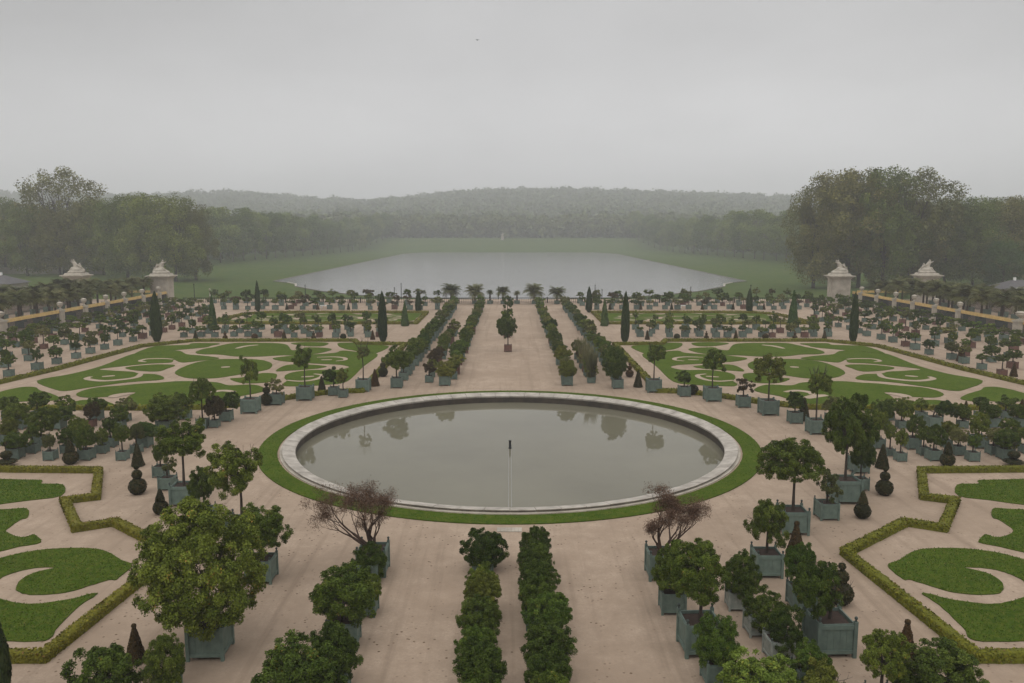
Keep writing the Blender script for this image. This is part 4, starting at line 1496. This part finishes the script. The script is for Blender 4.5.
def group_blobs(m, v):
    """two reclining figures on a rock, one rising with a lifted arm"""
    b = [((0, 0, .25), (1.9, 1.2, .45)), ((-.2 * m, 0, .75), (1.3, .95, .5))]
    b += chain([(-.2 * m, 0, 1.0), (.0, 0, 1.5), (.25 * m, 0, 2.1)], [.50, .46, .42])           # torso of the rising figure
    b += chain([(.25 * m, 0, 2.1), (.38 * m, -.02, 2.5)], [.20, .16]) + [((.43 * m, -.02, 2.72), (.24, .22, .28))]
    b += chain([(.45 * m, -.1, 2.2), (.95 * m, -.1, 2.45), (.85 * m if v else 1.25 * m, -.1, 2.95 if v else 2.6)], [.17, .14, .10])
    b += chain([(.0, -.25, 2.1), (-.55 * m, -.35, 1.75), (-.9 * m, -.3, 1.5)], [.17, .14, .11])
    b += chain([(-.1 * m, -.3, 1.1), (.65 * m, -.45, 1.15), (1.25 * m, -.4, .55)], [.30, .24, .15])
    b += chain([(-.3 * m, .25, 1.1), (.4 * m, .4, .9), (1.5 * m, .35, .45)], [.30, .22, .15])
    b += chain([(-1.55 * m, .1, .55), (-1.05 * m, .0, 1.0), (-.85 * m, 0, 1.55)], [.34, .38, .30]) + [((-.83 * m, -.03, 1.98), (.21, .2, .25))]
    b += chain([(-.95 * m, -.25, 1.45), (-1.45 * m, -.3, 1.2)], [.15, .11])
    return b


SG = [lump_mesh("statue_group", group_blobs(1, 0), .09, M['stone']), lump_mesh("statue_group", group_blobs(-1, 1), .09, M['stone'])]
PIER = MB().box(-2.15, 2.15, -1.9, 1.9, 0, .9).box(-1.81, 1.81, -1.56, 1.56, .9, 5.1)
for k in range(7):
    z0 = .93 + k * .595
    if k % 2:
        PIER.box(-1.85, -.02, -1.6, 1.6, z0, z0 + .56).box(.02, 1.85, -1.6, 1.6, z0, z0 + .56)
    else:
        PIER.box(-1.85, -.93, -1.6, 1.6, z0, z0 + .56).box(-.90, .90, -1.6, 1.6, z0, z0 + .56).box(.93, 1.85, -1.6, 1.6, z0, z0 + .56)
PIER.box(-2.0, 2.0, -1.75, 1.75, 5.1, 5.35)
PIERM = PIER.mesh("pier_shaft", M['stone'])
CORN = MB().box(-2.2, 2.2, -1.95, 1.95, 5.352, 5.6).box(-2.55, 2.55, -2.3, 2.3, 5.6, 5.82).box(-1.95, 1.95, -1.7, 1.7, 5.82, 6.25, .2).mesh("cornice", M['stone'])
for px, Y, lab, v in ((838, 173.5, "stone gate pier topped by statues at the near end of right gilded fence", 1), (925, 176, "outer stone gate pier topped by statues, rising behind the right palms", 0),
                      (163, 173.5, "stone gate pier topped by statues at the near end of left gilded fence", 0), (78.5, 176, "outer stone gate pier topped by statues, rising behind the left palms", 1)):
    X = (px - CXP) / ppm(Y)
    t = thing("gate_pier", lab, "gate pier", (X, Y, 0), 0, "statue-topped stone gate piers")
    link("pier_shaft", PIERM, t)
    link("cornice", CORN, t)
    link("statue_group", SG[v], t, (0, 0, 6.15))

# low railing closing the garden toward the lake
Yr = 173.0
mb = MB()
for i in range(-170, 171):
    x = i * .4
    if abs(x) < XF - 3:
        mb.box(x - .03, x + .03, Yr - .03, Yr + .03, .002, .95)
mb.box(-XF + 3, XF - 3, Yr - .05, Yr + .05, .95, 1.08)
mb.box(-XF + 3, XF - 3, Yr - .04, Yr + .04, .12, .2)
t = thing("lakeside_railing", "low dark iron railing closing the garden before the lake", "railing")
link("railing_panel", mb.mesh("railing_panel", M['blackiron']), t)
mb = MB()
for i in range(-8, 9):
    mb.box(i * 8 - .14, i * 8 + .14, Yr - .14, Yr + .14, .002, 1.2)
link("stanchion", mb.mesh("stanchion", M['darkstone']), t)["kind"] = "stuff"

# slim posts beside the road
LAMP_H = 4.6
for px, ty, lb in ((394.5, 287, "shorter slim dark post above the left outer tub row by the lake"), (401.3, 283, "taller slim dark post above the left outer tub row by the lake"),
                   (305.5, 284.5, "slim dark post on the road, far left of the palms"), (595, 284.5, "taller slim dark post above the right outer tub row by the lake"),
                   (602, 289, "shorter slim dark post above the right outer tub row by the lake"), (690.5, 286.5, "slim dark post on the road, far right of the palms"),
                   (194.5, 283.5, "slim dark post on the road in front of the left meadow"), (750.5, 284.5, "slim dark post on the road in front of the right meadow"), (498.5, 286, "slim dark post beside the middle palm at the avenue end")):
    Y = 188.0
    zt = z_at(Y, ty)
    X = (px - CXP) / ppm(Y)
    t = thing("road_post", lb, "lamp post", (X, Y, -3.05), 0, "slim dark posts along the road")
    link("shaft", MB().tube([(0, 0, 0), (0, 0, 3.05 + zt - .3)], [.11, .075], 8).mesh("shaft", M['blackiron']), t)
    link("cap", MB().lathe([(.07, zt + 2.72), (.14, zt + 2.80), (.12, zt + 2.98), (.02, zt + 3.05)], 8).mesh("cap", M['blackiron']), t)

# white stone benches at the lake end
for px, lb in ((325, "white stone bench at the lake end of the left garden"), (683.5, "white stone bench at the lake end of the right garden")):
    X, Y = at(px, 308)
    t = thing("stone_bench", lb, "bench", (X, Y, 0), 0, "white stone benches")
    link("seat", MB().box(-.95, .95, -.28, .28, .42, .56).mesh("seat", M['marble']), t)
    for sx in (-.62, .62):
        link("leg", MB().box(sx - .12, sx + .12, -.22, .22, 0, .418).mesh("leg", M['marble']), t)
for px, by, ty, lb in ((210, 297, 288.5, "small white stone marker in front of the left meadow"), (893.5, 339, 326, "slim pale stone marker among tubs outside the right lawn")):
    X, Y = at(px, by)
    h = z_at(Y, ty)
    t = thing("stone_marker", lb, "stone marker", (X, Y, 0), 0, "white stone markers")
    link("shaft", MB().box(-.13, .13, -.13, .13, 0, h * .88, .02).mesh("shaft", M['stone']), t)
    link("cap", MB().box(-.17, .17, -.17, .17, h * .882, h, .06).mesh("cap", M['stone']), t)

# drain slab between the near bush rows
mb = MB()
X0, Y0 = at(497, 532)
X1, Y1 = at(522, 528)
for i in range(7):
    mb.box(X0 + (X1 - X0) * i / 7, X0 + (X1 - X0) * (i + .93) / 7, Y0, Y1, .002, .03)
o = link("stone_slabs", mb.mesh("stone_slabs", M['stone']))
o["kind"] = "structure"

# ------------------------------------------------------------------ pavilions and wall behind the fences
for px, nm, side, rt in ((-4, "left", -1, 275), (1020, "right", 1, 280)):
    Y = 190.0
    X = (px - CXP) / ppm(Y)
    t = thing("guard_pavilion", f"small pavilion with grey hipped roof behind the palms at the {nm} edge", "pavilion", (X, Y, 0), 0, "pavilions with grey roofs")
    zt = z_at(Y, rt)
    wallh = z_at(Y, rt + 8)
    link("wall", MB().box(-5.5, 5.5, -4, 4, -3.2, wallh).mesh("wall", M['wall']), t)
    mb = MB().add([(-6.1, -4.6, wallh + .003), (6.1, -4.6, wallh + .003), (6.1, 4.6, wallh + .003), (-6.1, 4.6, wallh + .003), (-2.2, 0, zt), (2.2, 0, zt)],
                  [(3, 2, 1, 0), (0, 1, 5, 4), (1, 2, 5), (2, 3, 4, 5), (3, 0, 4)])
    rf = link("roof", mb.mesh("roof", M['greyroof']), t)
    link("chimney", MB().box(-side * 1.6 - .22, -side * 1.6 + .22, -.25, .25, zt - 1.2, zt + .6).mesh("chimney", M['marble']), rf)
    for k in (-3, 0, 3):
        wn = link("window", MB().box(k - .6, k + .6, -4.08, -4.003, .8, 2.3).mesh("window", M['marble']), t)
        link("pane", MB().box(k - .48, k + .48, -4.12, -4.083, .92, 2.18).mesh("pane", M['blackiron']), wn)
X, Y = at(45, 274.5, -1)
t = thing("boundary_wall", "low pale wall under the trees at the far left", "wall", (X, Y, gz(X, Y)))
link("masonry", MB().box(-22, 22, -.3, .3, -1, 2.2).mesh("masonry", M['wall']), t)
link("coping", MB().box(-22.2, 22.2, -.42, .42, 2.203, 2.4).mesh("coping", M['stone']), t)

# far equestrian statue
X, Y = at(502.5, 241, 4)
Y = 815.0
X = (502.5 - CXP) / ppm(Y)
t = thing("horse_statue", "tiny white statue of a horse and rider beyond the lake", "statue", (X, Y, gz(X, Y) - .1))
link("pedestal", MB().box(-1.9, 1.9, -1.2, 1.2, 0, .5).box(-1.5, 1.5, -.85, .85, .5, 3.4).box(-1.8, 1.8, -1.1, 1.1, 3.4, 3.7).mesh("pedestal", M['stone']), t)
hb = [((0, 0, 2.0), (1.15, .52, .55)), ((.55, 0, 2.25), (.65, .5, .6)), ((-.75, 0, 1.95), (.6, .5, .55))]
hb += chain([(.8, 0, 2.5), (1.25, 0, 3.2), (1.45, 0, 3.5)], [.38, .28, .24]) + chain([(1.4, 0, 3.5), (1.95, 0, 3.2)], [.24, .15])
hb += chain([(-.9, .25, 1.8), (-1.0, .25, 1.1), (-1.2, .25, .7), (-1.1, .25, .05)], [.3, .2, .13, .14]) + chain([(-.8, -.25, 1.8), (-.7, -.25, 1.1), (-.95, -.25, .7), (-.85, -.25, .05)], [.3, .2, .13, .14])
hb += chain([(.75, .25, 1.9), (1.25, .25, 1.6), (1.15, .25, 1.1)], [.24, .15, .12]) + chain([(.7, -.25, 1.9), (1.35, -.25, 1.9), (1.4, -.25, 1.35)], [.24, .15, .12])
hb += chain([(-1.25, 0, 2.1), (-1.7, 0, 1.7), (-1.75, 0, 1.0)], [.18, .2, .1]) + [((0, 0, .25), (1.4, .7, .3)), ((.1, 0, .9), (.5, .4, .8))]
hb += chain([(0, 0, 2.4), (.0, 0, 3.0), (.05, 0, 3.5)], [.36, .36, .38]) + [((.08, 0, 4.0), (.2, .2, .26))] + chain([(.1, -.3, 3.4), (.6, -.4, 3.3), (.9, -.35, 3.7)], [.14, .12, .1])
link("horse_and_rider", lump_mesh("horse_and_rider", hb, .10, M['stone']), t, (0, 0, 3.68))

# ------------------------------------------------------------------ big trees
def skeleton(seed, lvl=4, spread=.55, up=.10, r0=.022, limb=.30, t0=.30, kids=(2, 3)):
    """unit-height bare frame of a tall tree; returns mesh and twig tips"""
    rng = random.Random(seed)
    mb, tips = MB(), []
    b = Vector((0, 0, 0))
    pts = [b, Vector((rng.uniform(-.01, .01), rng.uniform(-.01, .01), t0 * .5)), Vector((rng.uniform(-.02, .02), rng.uniform(-.02, .02), t0))]
    mb.tube(pts, [r0 * 1.35, r0, r0 * .9], 9)
    for k in range(4):
        a = k * 1.57 + rng.uniform(-.5, .5)
        d = Vector((math.cos(a) * .55, math.sin(a) * .55, 1)).normalized()
        branching(mb, pts[-1], d, limb * rng.uniform(.75, 1.1), r0 * .62, lvl, rng, spread, 5, tips, up, kids, .70)
    branching(mb, pts[-1], Vector((rng.uniform(-.1, .1), rng.uniform(-.1, .1), 1)), limb * 1.05, r0 * .7, lvl, rng, spread, 5, tips, up, kids, .70)
    top = max(p[2] for p in mb.v)
    k = .97 / top
    mb.v = [(x * k, y * k, z * k) for x, y, z in mb.v]
    return mb, [t_ * k for t_ in tips]


def plane_crown(tips, n, leaf, seed, sp, mat, aspect=.75):
    r = np.random.default_rng(seed)
    tp = np.array([tuple(t_) for t_ in tips])
    i = r.integers(0, len(tp), n)
    P = tp[i] + r.normal(0, sp, (n, 3))
    nn = r.normal(0, 1, (n, 3)) + (P - tp.mean(0)) * 2 + np.array([0, 0, .4])
    cl = r.uniform(-.25, .35, len(tp))
    return quads_mesh("crown", leaves(P, nn, leaf, aspect, rng=r), np.clip(r.uniform(0, .75, n) + cl[i], 0, 1), mat)


def wood_crown(n, leaf, seed, mat, zlo=.16, wide=.30, K=34, cs=(.045, .105)):
    """tall full crown in clumps from low skirts to an uneven top; unit height"""
    r = np.random.default_rng(seed)
    zc = r.uniform(zlo + .06, .90, K)
    prof = np.sin(np.pi * np.clip((zc - zlo + .10) / (1.12 - zlo), 0, 1)) ** .62
    a = r.uniform(0, 6.28, K)
    rr = wide * prof * r.uniform(.30, .95, K)
    cc = np.stack([rr * np.cos(a), rr * np.sin(a), zc], 1)
    cr = r.uniform(*cs, K)
    i = r.integers(0, K, n)
    d = unit(r.normal(0, 1, (n, 3)) + np.array([0, 0, .2]))
    P = cc[i] + d * (cr[i] * r.uniform(.2, 1.1, n) ** .4)[:, None] * np.array([1.05, 1.05, 1.15])
    tint = np.clip(r.uniform(0, .55, n) + r.uniform(-.2, .45, K)[i], 0, 1)
    return quads_mesh("crown", leaves(P, d + np.array([0, 0, .3]), leaf, .75, rng=r), tint, mat)


SK = [skeleton(s) for s in (3, 5, 9)]
SKM = [mb_.mesh("trunk", M['bark'], True) for mb_, _ in SK]
SKP = [m_.copy() for m_ in SKM]
for m_ in SKP:
    m_.materials[0] = M['palebark']
THIN = [wood_crown(9000, .0075, 40 + i, M['planebrown'], zlo=.30, wide=.36, K=120, cs=(.030, .062)) for i in range(3)]
FULL = [wood_crown(26000, .0078, 50 + i, M['plane'], zlo=.05, wide=.35, K=100) for i in range(4)]
LIMEC = [wood_crown(8000, .0125, 60 + i, M['lime'], zlo=.16, wide=.31, K=50) for i in range(3)]


def bigtree(px, by, ty, kind, style, label, group, name="plane_tree", wide=1.0, Y=None):
    if Y is None:
        X, Y = at(px, by, -1.2)
    X = (px - CXP) / ppm(Y)
    z = gz(X, Y) - .15
    X = (px - CXP) / ppm(Y, z)
    h = z_at(Y, ty) - z
    t = thing(name, label, "tree", (X, Y, z), random.uniform(0, 6.28), group)
    k = random.randrange(3)
    if kind == 'thin':
        link("trunk", SKM[k], t, (0, 0, 0), (h * wide * .85, h * wide * .85, h * .97))
        link("crown", THIN[k], t, (0, 0, 0), (h * wide, h * wide, h), 0, M[style])
    elif kind == 'full':
        link("trunk", SKM[k], t, (0, 0, 0), (h * .8, h * .8, h * .92))
        link("crown", random.choice(FULL), t, (0, 0, 0), (h * wide, h * wide, h), random.uniform(0, 6), M[style])
    else:
        link("trunk", SKP[k], t, (0, 0, 0), (h * .6, h * .6, h * .9))
        link("crown", random.choice(LIMEC), t, (0, 0, 0), (h * wide, h * wide, h), random.uniform(0, 6), M[style])
    return t


GW = "tall trees massed on either side of the lake"
for px, by, ty, kind, st, wd, lb in [
    (-12, 276, 200, 'full', 'planebrown', 1.1, "brownish tree cut by the left picture edge"),
    (28, 277, 203, 'full', 'plane', 1.0, "olive tree between the left edge and the tall bare-topped tree"),
    (66, 276, 160, 'thin', 'planebrown', 1.15, "tallest left tree with an airy, half-bare crown above its neighbours"),
    (60, 277, 205, 'full', 'planebrown', 1.05, "low full tree at the foot of the tall airy left tree"),
    (104, 276, 197, 'full', 'plane', 1.0, "full green tree right of the tall airy left tree"),
    (128, 278, 194, 'full', 'plane', 1.0, "leafy tree behind and between the two left gate piers"),
    (152, 279, 192, 'full', 'plane', 1.05, "large rounded tree behind the left fence-end gate pier"),
    (176, 279, 194, 'full', 'plane', 1.0, "large tree just right of the left fence-end gate pier"),
    (196, 277, 203, 'full', 'planebrown', .9, "brown-edged tree at the meadow side of the left wood"),
    (6, 271, 196, 'full', 'plane', 1.0, "rear olive tree showing over the left edge trees"),
    (88, 271, 200, 'full', 'planebrown', 1.0, "rear brownish tree showing behind the tall airy left tree"),
    (140, 271, 196, 'full', 'planebrown', 1.0, "rear brownish tree over the left gate piers"),
    (813, 285, 184, 'full', 'planebrown', .85, "brownish tree at the meadow side of the right wood"),
    (832, 285, 170, 'full', 'planebrown', .95, "tall brown-green tree left of the right fence-end gate pier"),
    (846, 286, 162, 'thin', 'planebrown', 1.1, "tall airy tree rising behind the right fence-end gate pier"),
    (858, 286, 168, 'full', 'planebrown', .9, "tall full tree behind the right fence-end gate pier"),
    (882, 287, 165, 'full', 'plane', .85, "tall full tree between the two right gate piers"),
    (912, 287, 160, 'thin', 'planebrown', 1.1, "tall half-bare tree rising left of the outer right gate pier"),
    (908, 286, 194, 'full', 'planebrown', 1.05, "lower full tree under the half-bare right tree"),
    (944, 286, 197, 'full', 'plane', 1.0, "leafy tree behind the outer right gate pier"),
    (972, 287, 196, 'full', 'plane', 1.0, "leafy tree right of the outer right gate pier"),
    (1002, 286, 195, 'full', 'planebrown', 1.0, "leafy tree above the bright green bush near the right edge"),
    (1030, 286, 196, 'full', 'plane', 1.05, "leafy tree cut by the right picture edge"),
    (1002, 289, 240, 'full', 'freshgreen', 1.5, "broad bright green low tree near the right edge"),
    (930, 279, 199, 'full', 'plane', 1.0, "rear olive tree between the half-bare right tree and its neighbour"),
    (988, 279, 198, 'full', 'plane', 1.0, "rear olive tree above the low bright green tree"),
]:
    bigtree(px, by, ty, kind, st, lb, GW, wide=wd)

# avenues beside the lake
for side, nm in ((-1, "left"), (1, "right")):
    i = 0
    Y = 392.0
    while Y < 850 and i < 26:
        Xa = 152 - (Y - 400) / 420 * 24
        px = CXP + side * Xa * ppm(Y)
        hgt = random.uniform(25, 30)
        z = gz(side * Xa, Y)
        ty_px = CYP - F * ((Y * ST + (z + hgt - H) * CT) / (Y * CT - (z + hgt - H) * ST))
        bigtree(px + random.uniform(-1, 1), 0, ty_px, 'lime', 'lime', f"pale avenue tree, {ORD[i]} counting away along the lake's {nm} side", "avenue trees lining the lake", "avenue_tree", random.uniform(.95, 1.15), Y)
        Y += 15.5 + i * .35
        i += 1


# ------------------------------------------------------------------ far woods (one mass each)
def woods(name, pts, rad, leaf, per, seed, label):
    r = np.random.default_rng(seed)
    n = len(pts)
    i = np.repeat(np.arange(n), per)
    m = n * per
    d = unit(r.normal(0, 1, (m, 3)) + np.array([0, -.25, .35]))
    rr = r.uniform(*rad, n)
    P = pts[i] + d * (rr[i] * r.uniform(.6, 1.08, m))[:, None] * np.array([1, 1, 1.15])
    ct = r.uniform(0, .6, n)
    me = quads_mesh(name, leaves(P, d, leaf, .85, rng=r), np.clip(.12 + ct[i] * .75 + r.uniform(-.06, .22, m), 0, 1), M['wood_mass'])
    o = link(name, me)
    o["kind"] = "stuff"
    o["label"] = label
    o["category"] = "woodland"
    return o


def scatter(n, x0, x1, y0, y1, hh, seed, cond=None):
    r = np.random.default_rng(seed)
    X, Y = r.uniform(x0, x1, n), r.uniform(y0, y1, n)
    if cond is not None:
        k = cond(X, Y)
        X, Y = X[k], Y[k]
    Z = ground_z(X, Y) + r.uniform(*hh, len(X))
    return np.stack([X, Y, Z], 1)


hill = scatter(7200, -1450, 1450, 905, 1960, (8, 17), 5, lambda x, y: np.abs(x) < y * .72)
low = scatter(5200, -1450, 1450, 905, 1960, (3, 8), 6, lambda x, y: np.abs(x) < y * .72)
woods("hill_woodland", np.concatenate([hill, low]), (8, 13), 2.3, 70, 7, "misty wooded hills closing the view beyond the lake")
rr_ = np.random.default_rng(9)
xs = rr_.uniform(-260, 260, 900)
ys = rr_.uniform(838, 900, 900)
zz_ = ground_z(xs, ys) + rr_.uniform(4, 19, 900)
woods("lake_end_woodland", np.stack([xs, ys, zz_], 1), (4, 6.5), 1.5, 60, 10, "wall of trees standing at the far end of the lake")
for side, nm in ((-1, "left"), (1, "right")):
    def cnd(x, y, s=side):
        return (s * x > 166 - (y - 400) / 420 * 22) & (np.abs(x) < y * .75 + 20)
    p = scatter(2600, min(side * 120, side * 560), max(side * 120, side * 560), 345, 860, (5, 20), 20 + side, cnd)
    woods("side_woodland", p, (4.5, 7), 1.5, 60, 30 + side, f"mass of woodland behind the avenue on the lake's {nm} side")

# a bird high over the lake
t = thing("flying_bird", "tiny dark bird flying high in the grey sky", "bird", ((477.5 - CXP) / ppm(190, 60), 190, z_at(190, 40)), .6)
mb = MB()
mb.ball((0, 0, 0), (.10, .30, .09), 10, 8)
mb.ball((0, .32, .04), (.06, .08, .06), 8, 6)
mb.add([(0, .12, .03), (.22, .16, .14), (.62, -.02, .10), (.24, -.08, .12), (0, -.12, .03), (-.22, .16, .14), (-.62, -.02, .10), (-.24, -.08, .12),
        (0, .12, .0), (.22, .16, .12), (.24, -.08, .10), (0, -.12, .0), (-.22, .16, .12), (-.24, -.08, .10)],
       [(0, 4, 3, 1), (1, 3, 2), (0, 5, 7, 4), (5, 6, 7), (8, 9, 10, 11), (9, 2, 10), (8, 11, 13, 12), (12, 13, 6)])
mb.add([(-.05, -.28, 0), (.05, -.28, 0), (.09, -.48, .01), (-.09, -.48, .01)], [(0, 1, 2, 3)])
link("body", mb.mesh("body", M['blackiron'], True), t)

# ------------------------------------------------------------------ haze, sky, sun
hz = MB().box(-2290, 2290, -110, 2370, -4.6, 150).mesh("haze")
hm = bpy.data.materials.new("haze")
hm.use_nodes = True
nt = hm.node_tree
nt.nodes.clear()
out = nt.nodes.new("ShaderNodeOutputMaterial")
pv = nt.nodes.new("ShaderNodeVolumePrincipled")
pv.inputs["Color"].default_value = (.945, .955, .97, 1)
pv.inputs["Density"].default_value = .00057
pv.inputs["Anisotropy"].default_value = .1
nt.links.new(pv.outputs[0], out.inputs["Volume"])
hz.materials.append(hm)
o = link("haze", hz)
o["kind"] = "stuff"
o["label"] = "thin grey morning haze filling the valley"
o["category"] = "haze"

world = bpy.data.worlds.new("World")
scene.world = world
world.use_nodes = True
nt = world.node_tree
bg = nt.nodes["Background"]
sky = nt.nodes.new("ShaderNodeTexSky")
sky.sky_type = 'NISHITA'
sky.sun_disc = False
SUN_EL, SUN_ROT = R(58), R(200)
sky.sun_elevation = SUN_EL
sky.sun_rotation = SUN_ROT
sky.air_density = 1.0
sky.dust_density = 4.0
bw = nt.nodes.new("ShaderNodeRGBToBW")
nt.links.new(sky.outputs[0], bw.inputs[0])
tc = nt.nodes.new("ShaderNodeTexCoord")
# overcast: the cloud layer evens out the clear-sky gradient and takes its colour away
mpn = nt.nodes.new("ShaderNodeMapping")
mpn.inputs["Scale"].default_value = (1.0, 1.0, 2.6)
nt.links.new(tc.outputs["Generated"], mpn.inputs["Vector"])
cn = nt.nodes.new("ShaderNodeTexNoise")
cn.inputs["Scale"].default_value = 1.25
cn.inputs["Detail"].default_value = 5
cn.inputs["Roughness"].default_value = .5
nt.links.new(mpn.outputs[0], cn.inputs["Vector"])
cr_ = nt.nodes.new("ShaderNodeMapRange")
cr_.inputs[1].default_value, cr_.inputs[2].default_value = .25, .75
cr_.inputs[3].default_value, cr_.inputs[4].default_value = .74, 1.20
nt.links.new(cn.outputs[0], cr_.inputs[0])
sep = nt.nodes.new("ShaderNodeSeparateXYZ")
nt.links.new(tc.outputs["Generated"], sep.inputs[0])
zr = nt.nodes.new("ShaderNodeFloatCurve")      # grey deck: paler low over the lake, a darker bank above it, bright overhead
cv = zr.mapping.curves[0]
cv.points[0].location = (0, .54)
cv.points[1].location = (1, 1)
for p in ((.06, .545), (.26, .40), (.40, .45), (.75, .97)):
    cv.points.new(*p)
zr.mapping.update()
nt.links.new(sep.outputs["Z"], zr.inputs["Value"])
zm = nt.nodes.new("ShaderNodeMath")
zm.operation = 'MULTIPLY'
zm.inputs[1].default_value = 10.5
nt.links.new(zr.outputs[0], zm.inputs[0])
mixv = nt.nodes.new("ShaderNodeMix")
mixv.data_type = 'FLOAT'
mixv.inputs[0].default_value = .88
nt.links.new(bw.outputs[0], mixv.inputs[2])
nt.links.new(zm.outputs[0], mixv.inputs[3])
m2 = nt.nodes.new("ShaderNodeMath")
m2.operation = 'MULTIPLY'
nt.links.new(mixv.outputs[0], m2.inputs[0])
nt.links.new(cr_.outputs[0], m2.inputs[1])
cb = nt.nodes.new("ShaderNodeCombineColor")
for k, f_ in enumerate((.995, .992, 1.0)):
    mm = nt.nodes.new("ShaderNodeMath")
    mm.operation = 'MULTIPLY'
    mm.inputs[1].default_value = f_
    nt.links.new(m2.outputs[0], mm.inputs[0])
    nt.links.new(mm.outputs[0], cb.inputs[k])
nt.links.new(cb.outputs[0], bg.inputs["Color"])
bg.inputs["Strength"].default_value = .124

sun = bpy.data.objects.new("sun", bpy.data.lights.new("sun", 'SUN'))
COL.objects.link(sun)
sun.data.energy = .5
sun.data.angle = R(50)
sun.data.color = (1, .97, .93)
d = Vector((math.sin(SUN_ROT) * math.cos(SUN_EL), math.cos(SUN_ROT) * math.cos(SUN_EL), math.sin(SUN_EL)))
sun.rotation_euler = (-d).to_track_quat('-Z', 'Y').to_euler()

scene.view_settings.view_transform = 'Standard'
scene.view_settings.look = 'None'
scene.view_settings.exposure = .07
scene.view_settings.gamma = 1
scene.cycles.max_bounces = 6
scene.cycles.diffuse_bounces = 3
scene.cycles.glossy_bounces = 3
scene.cycles.volume_bounces = 1
scene.cycles.use_denoising = True
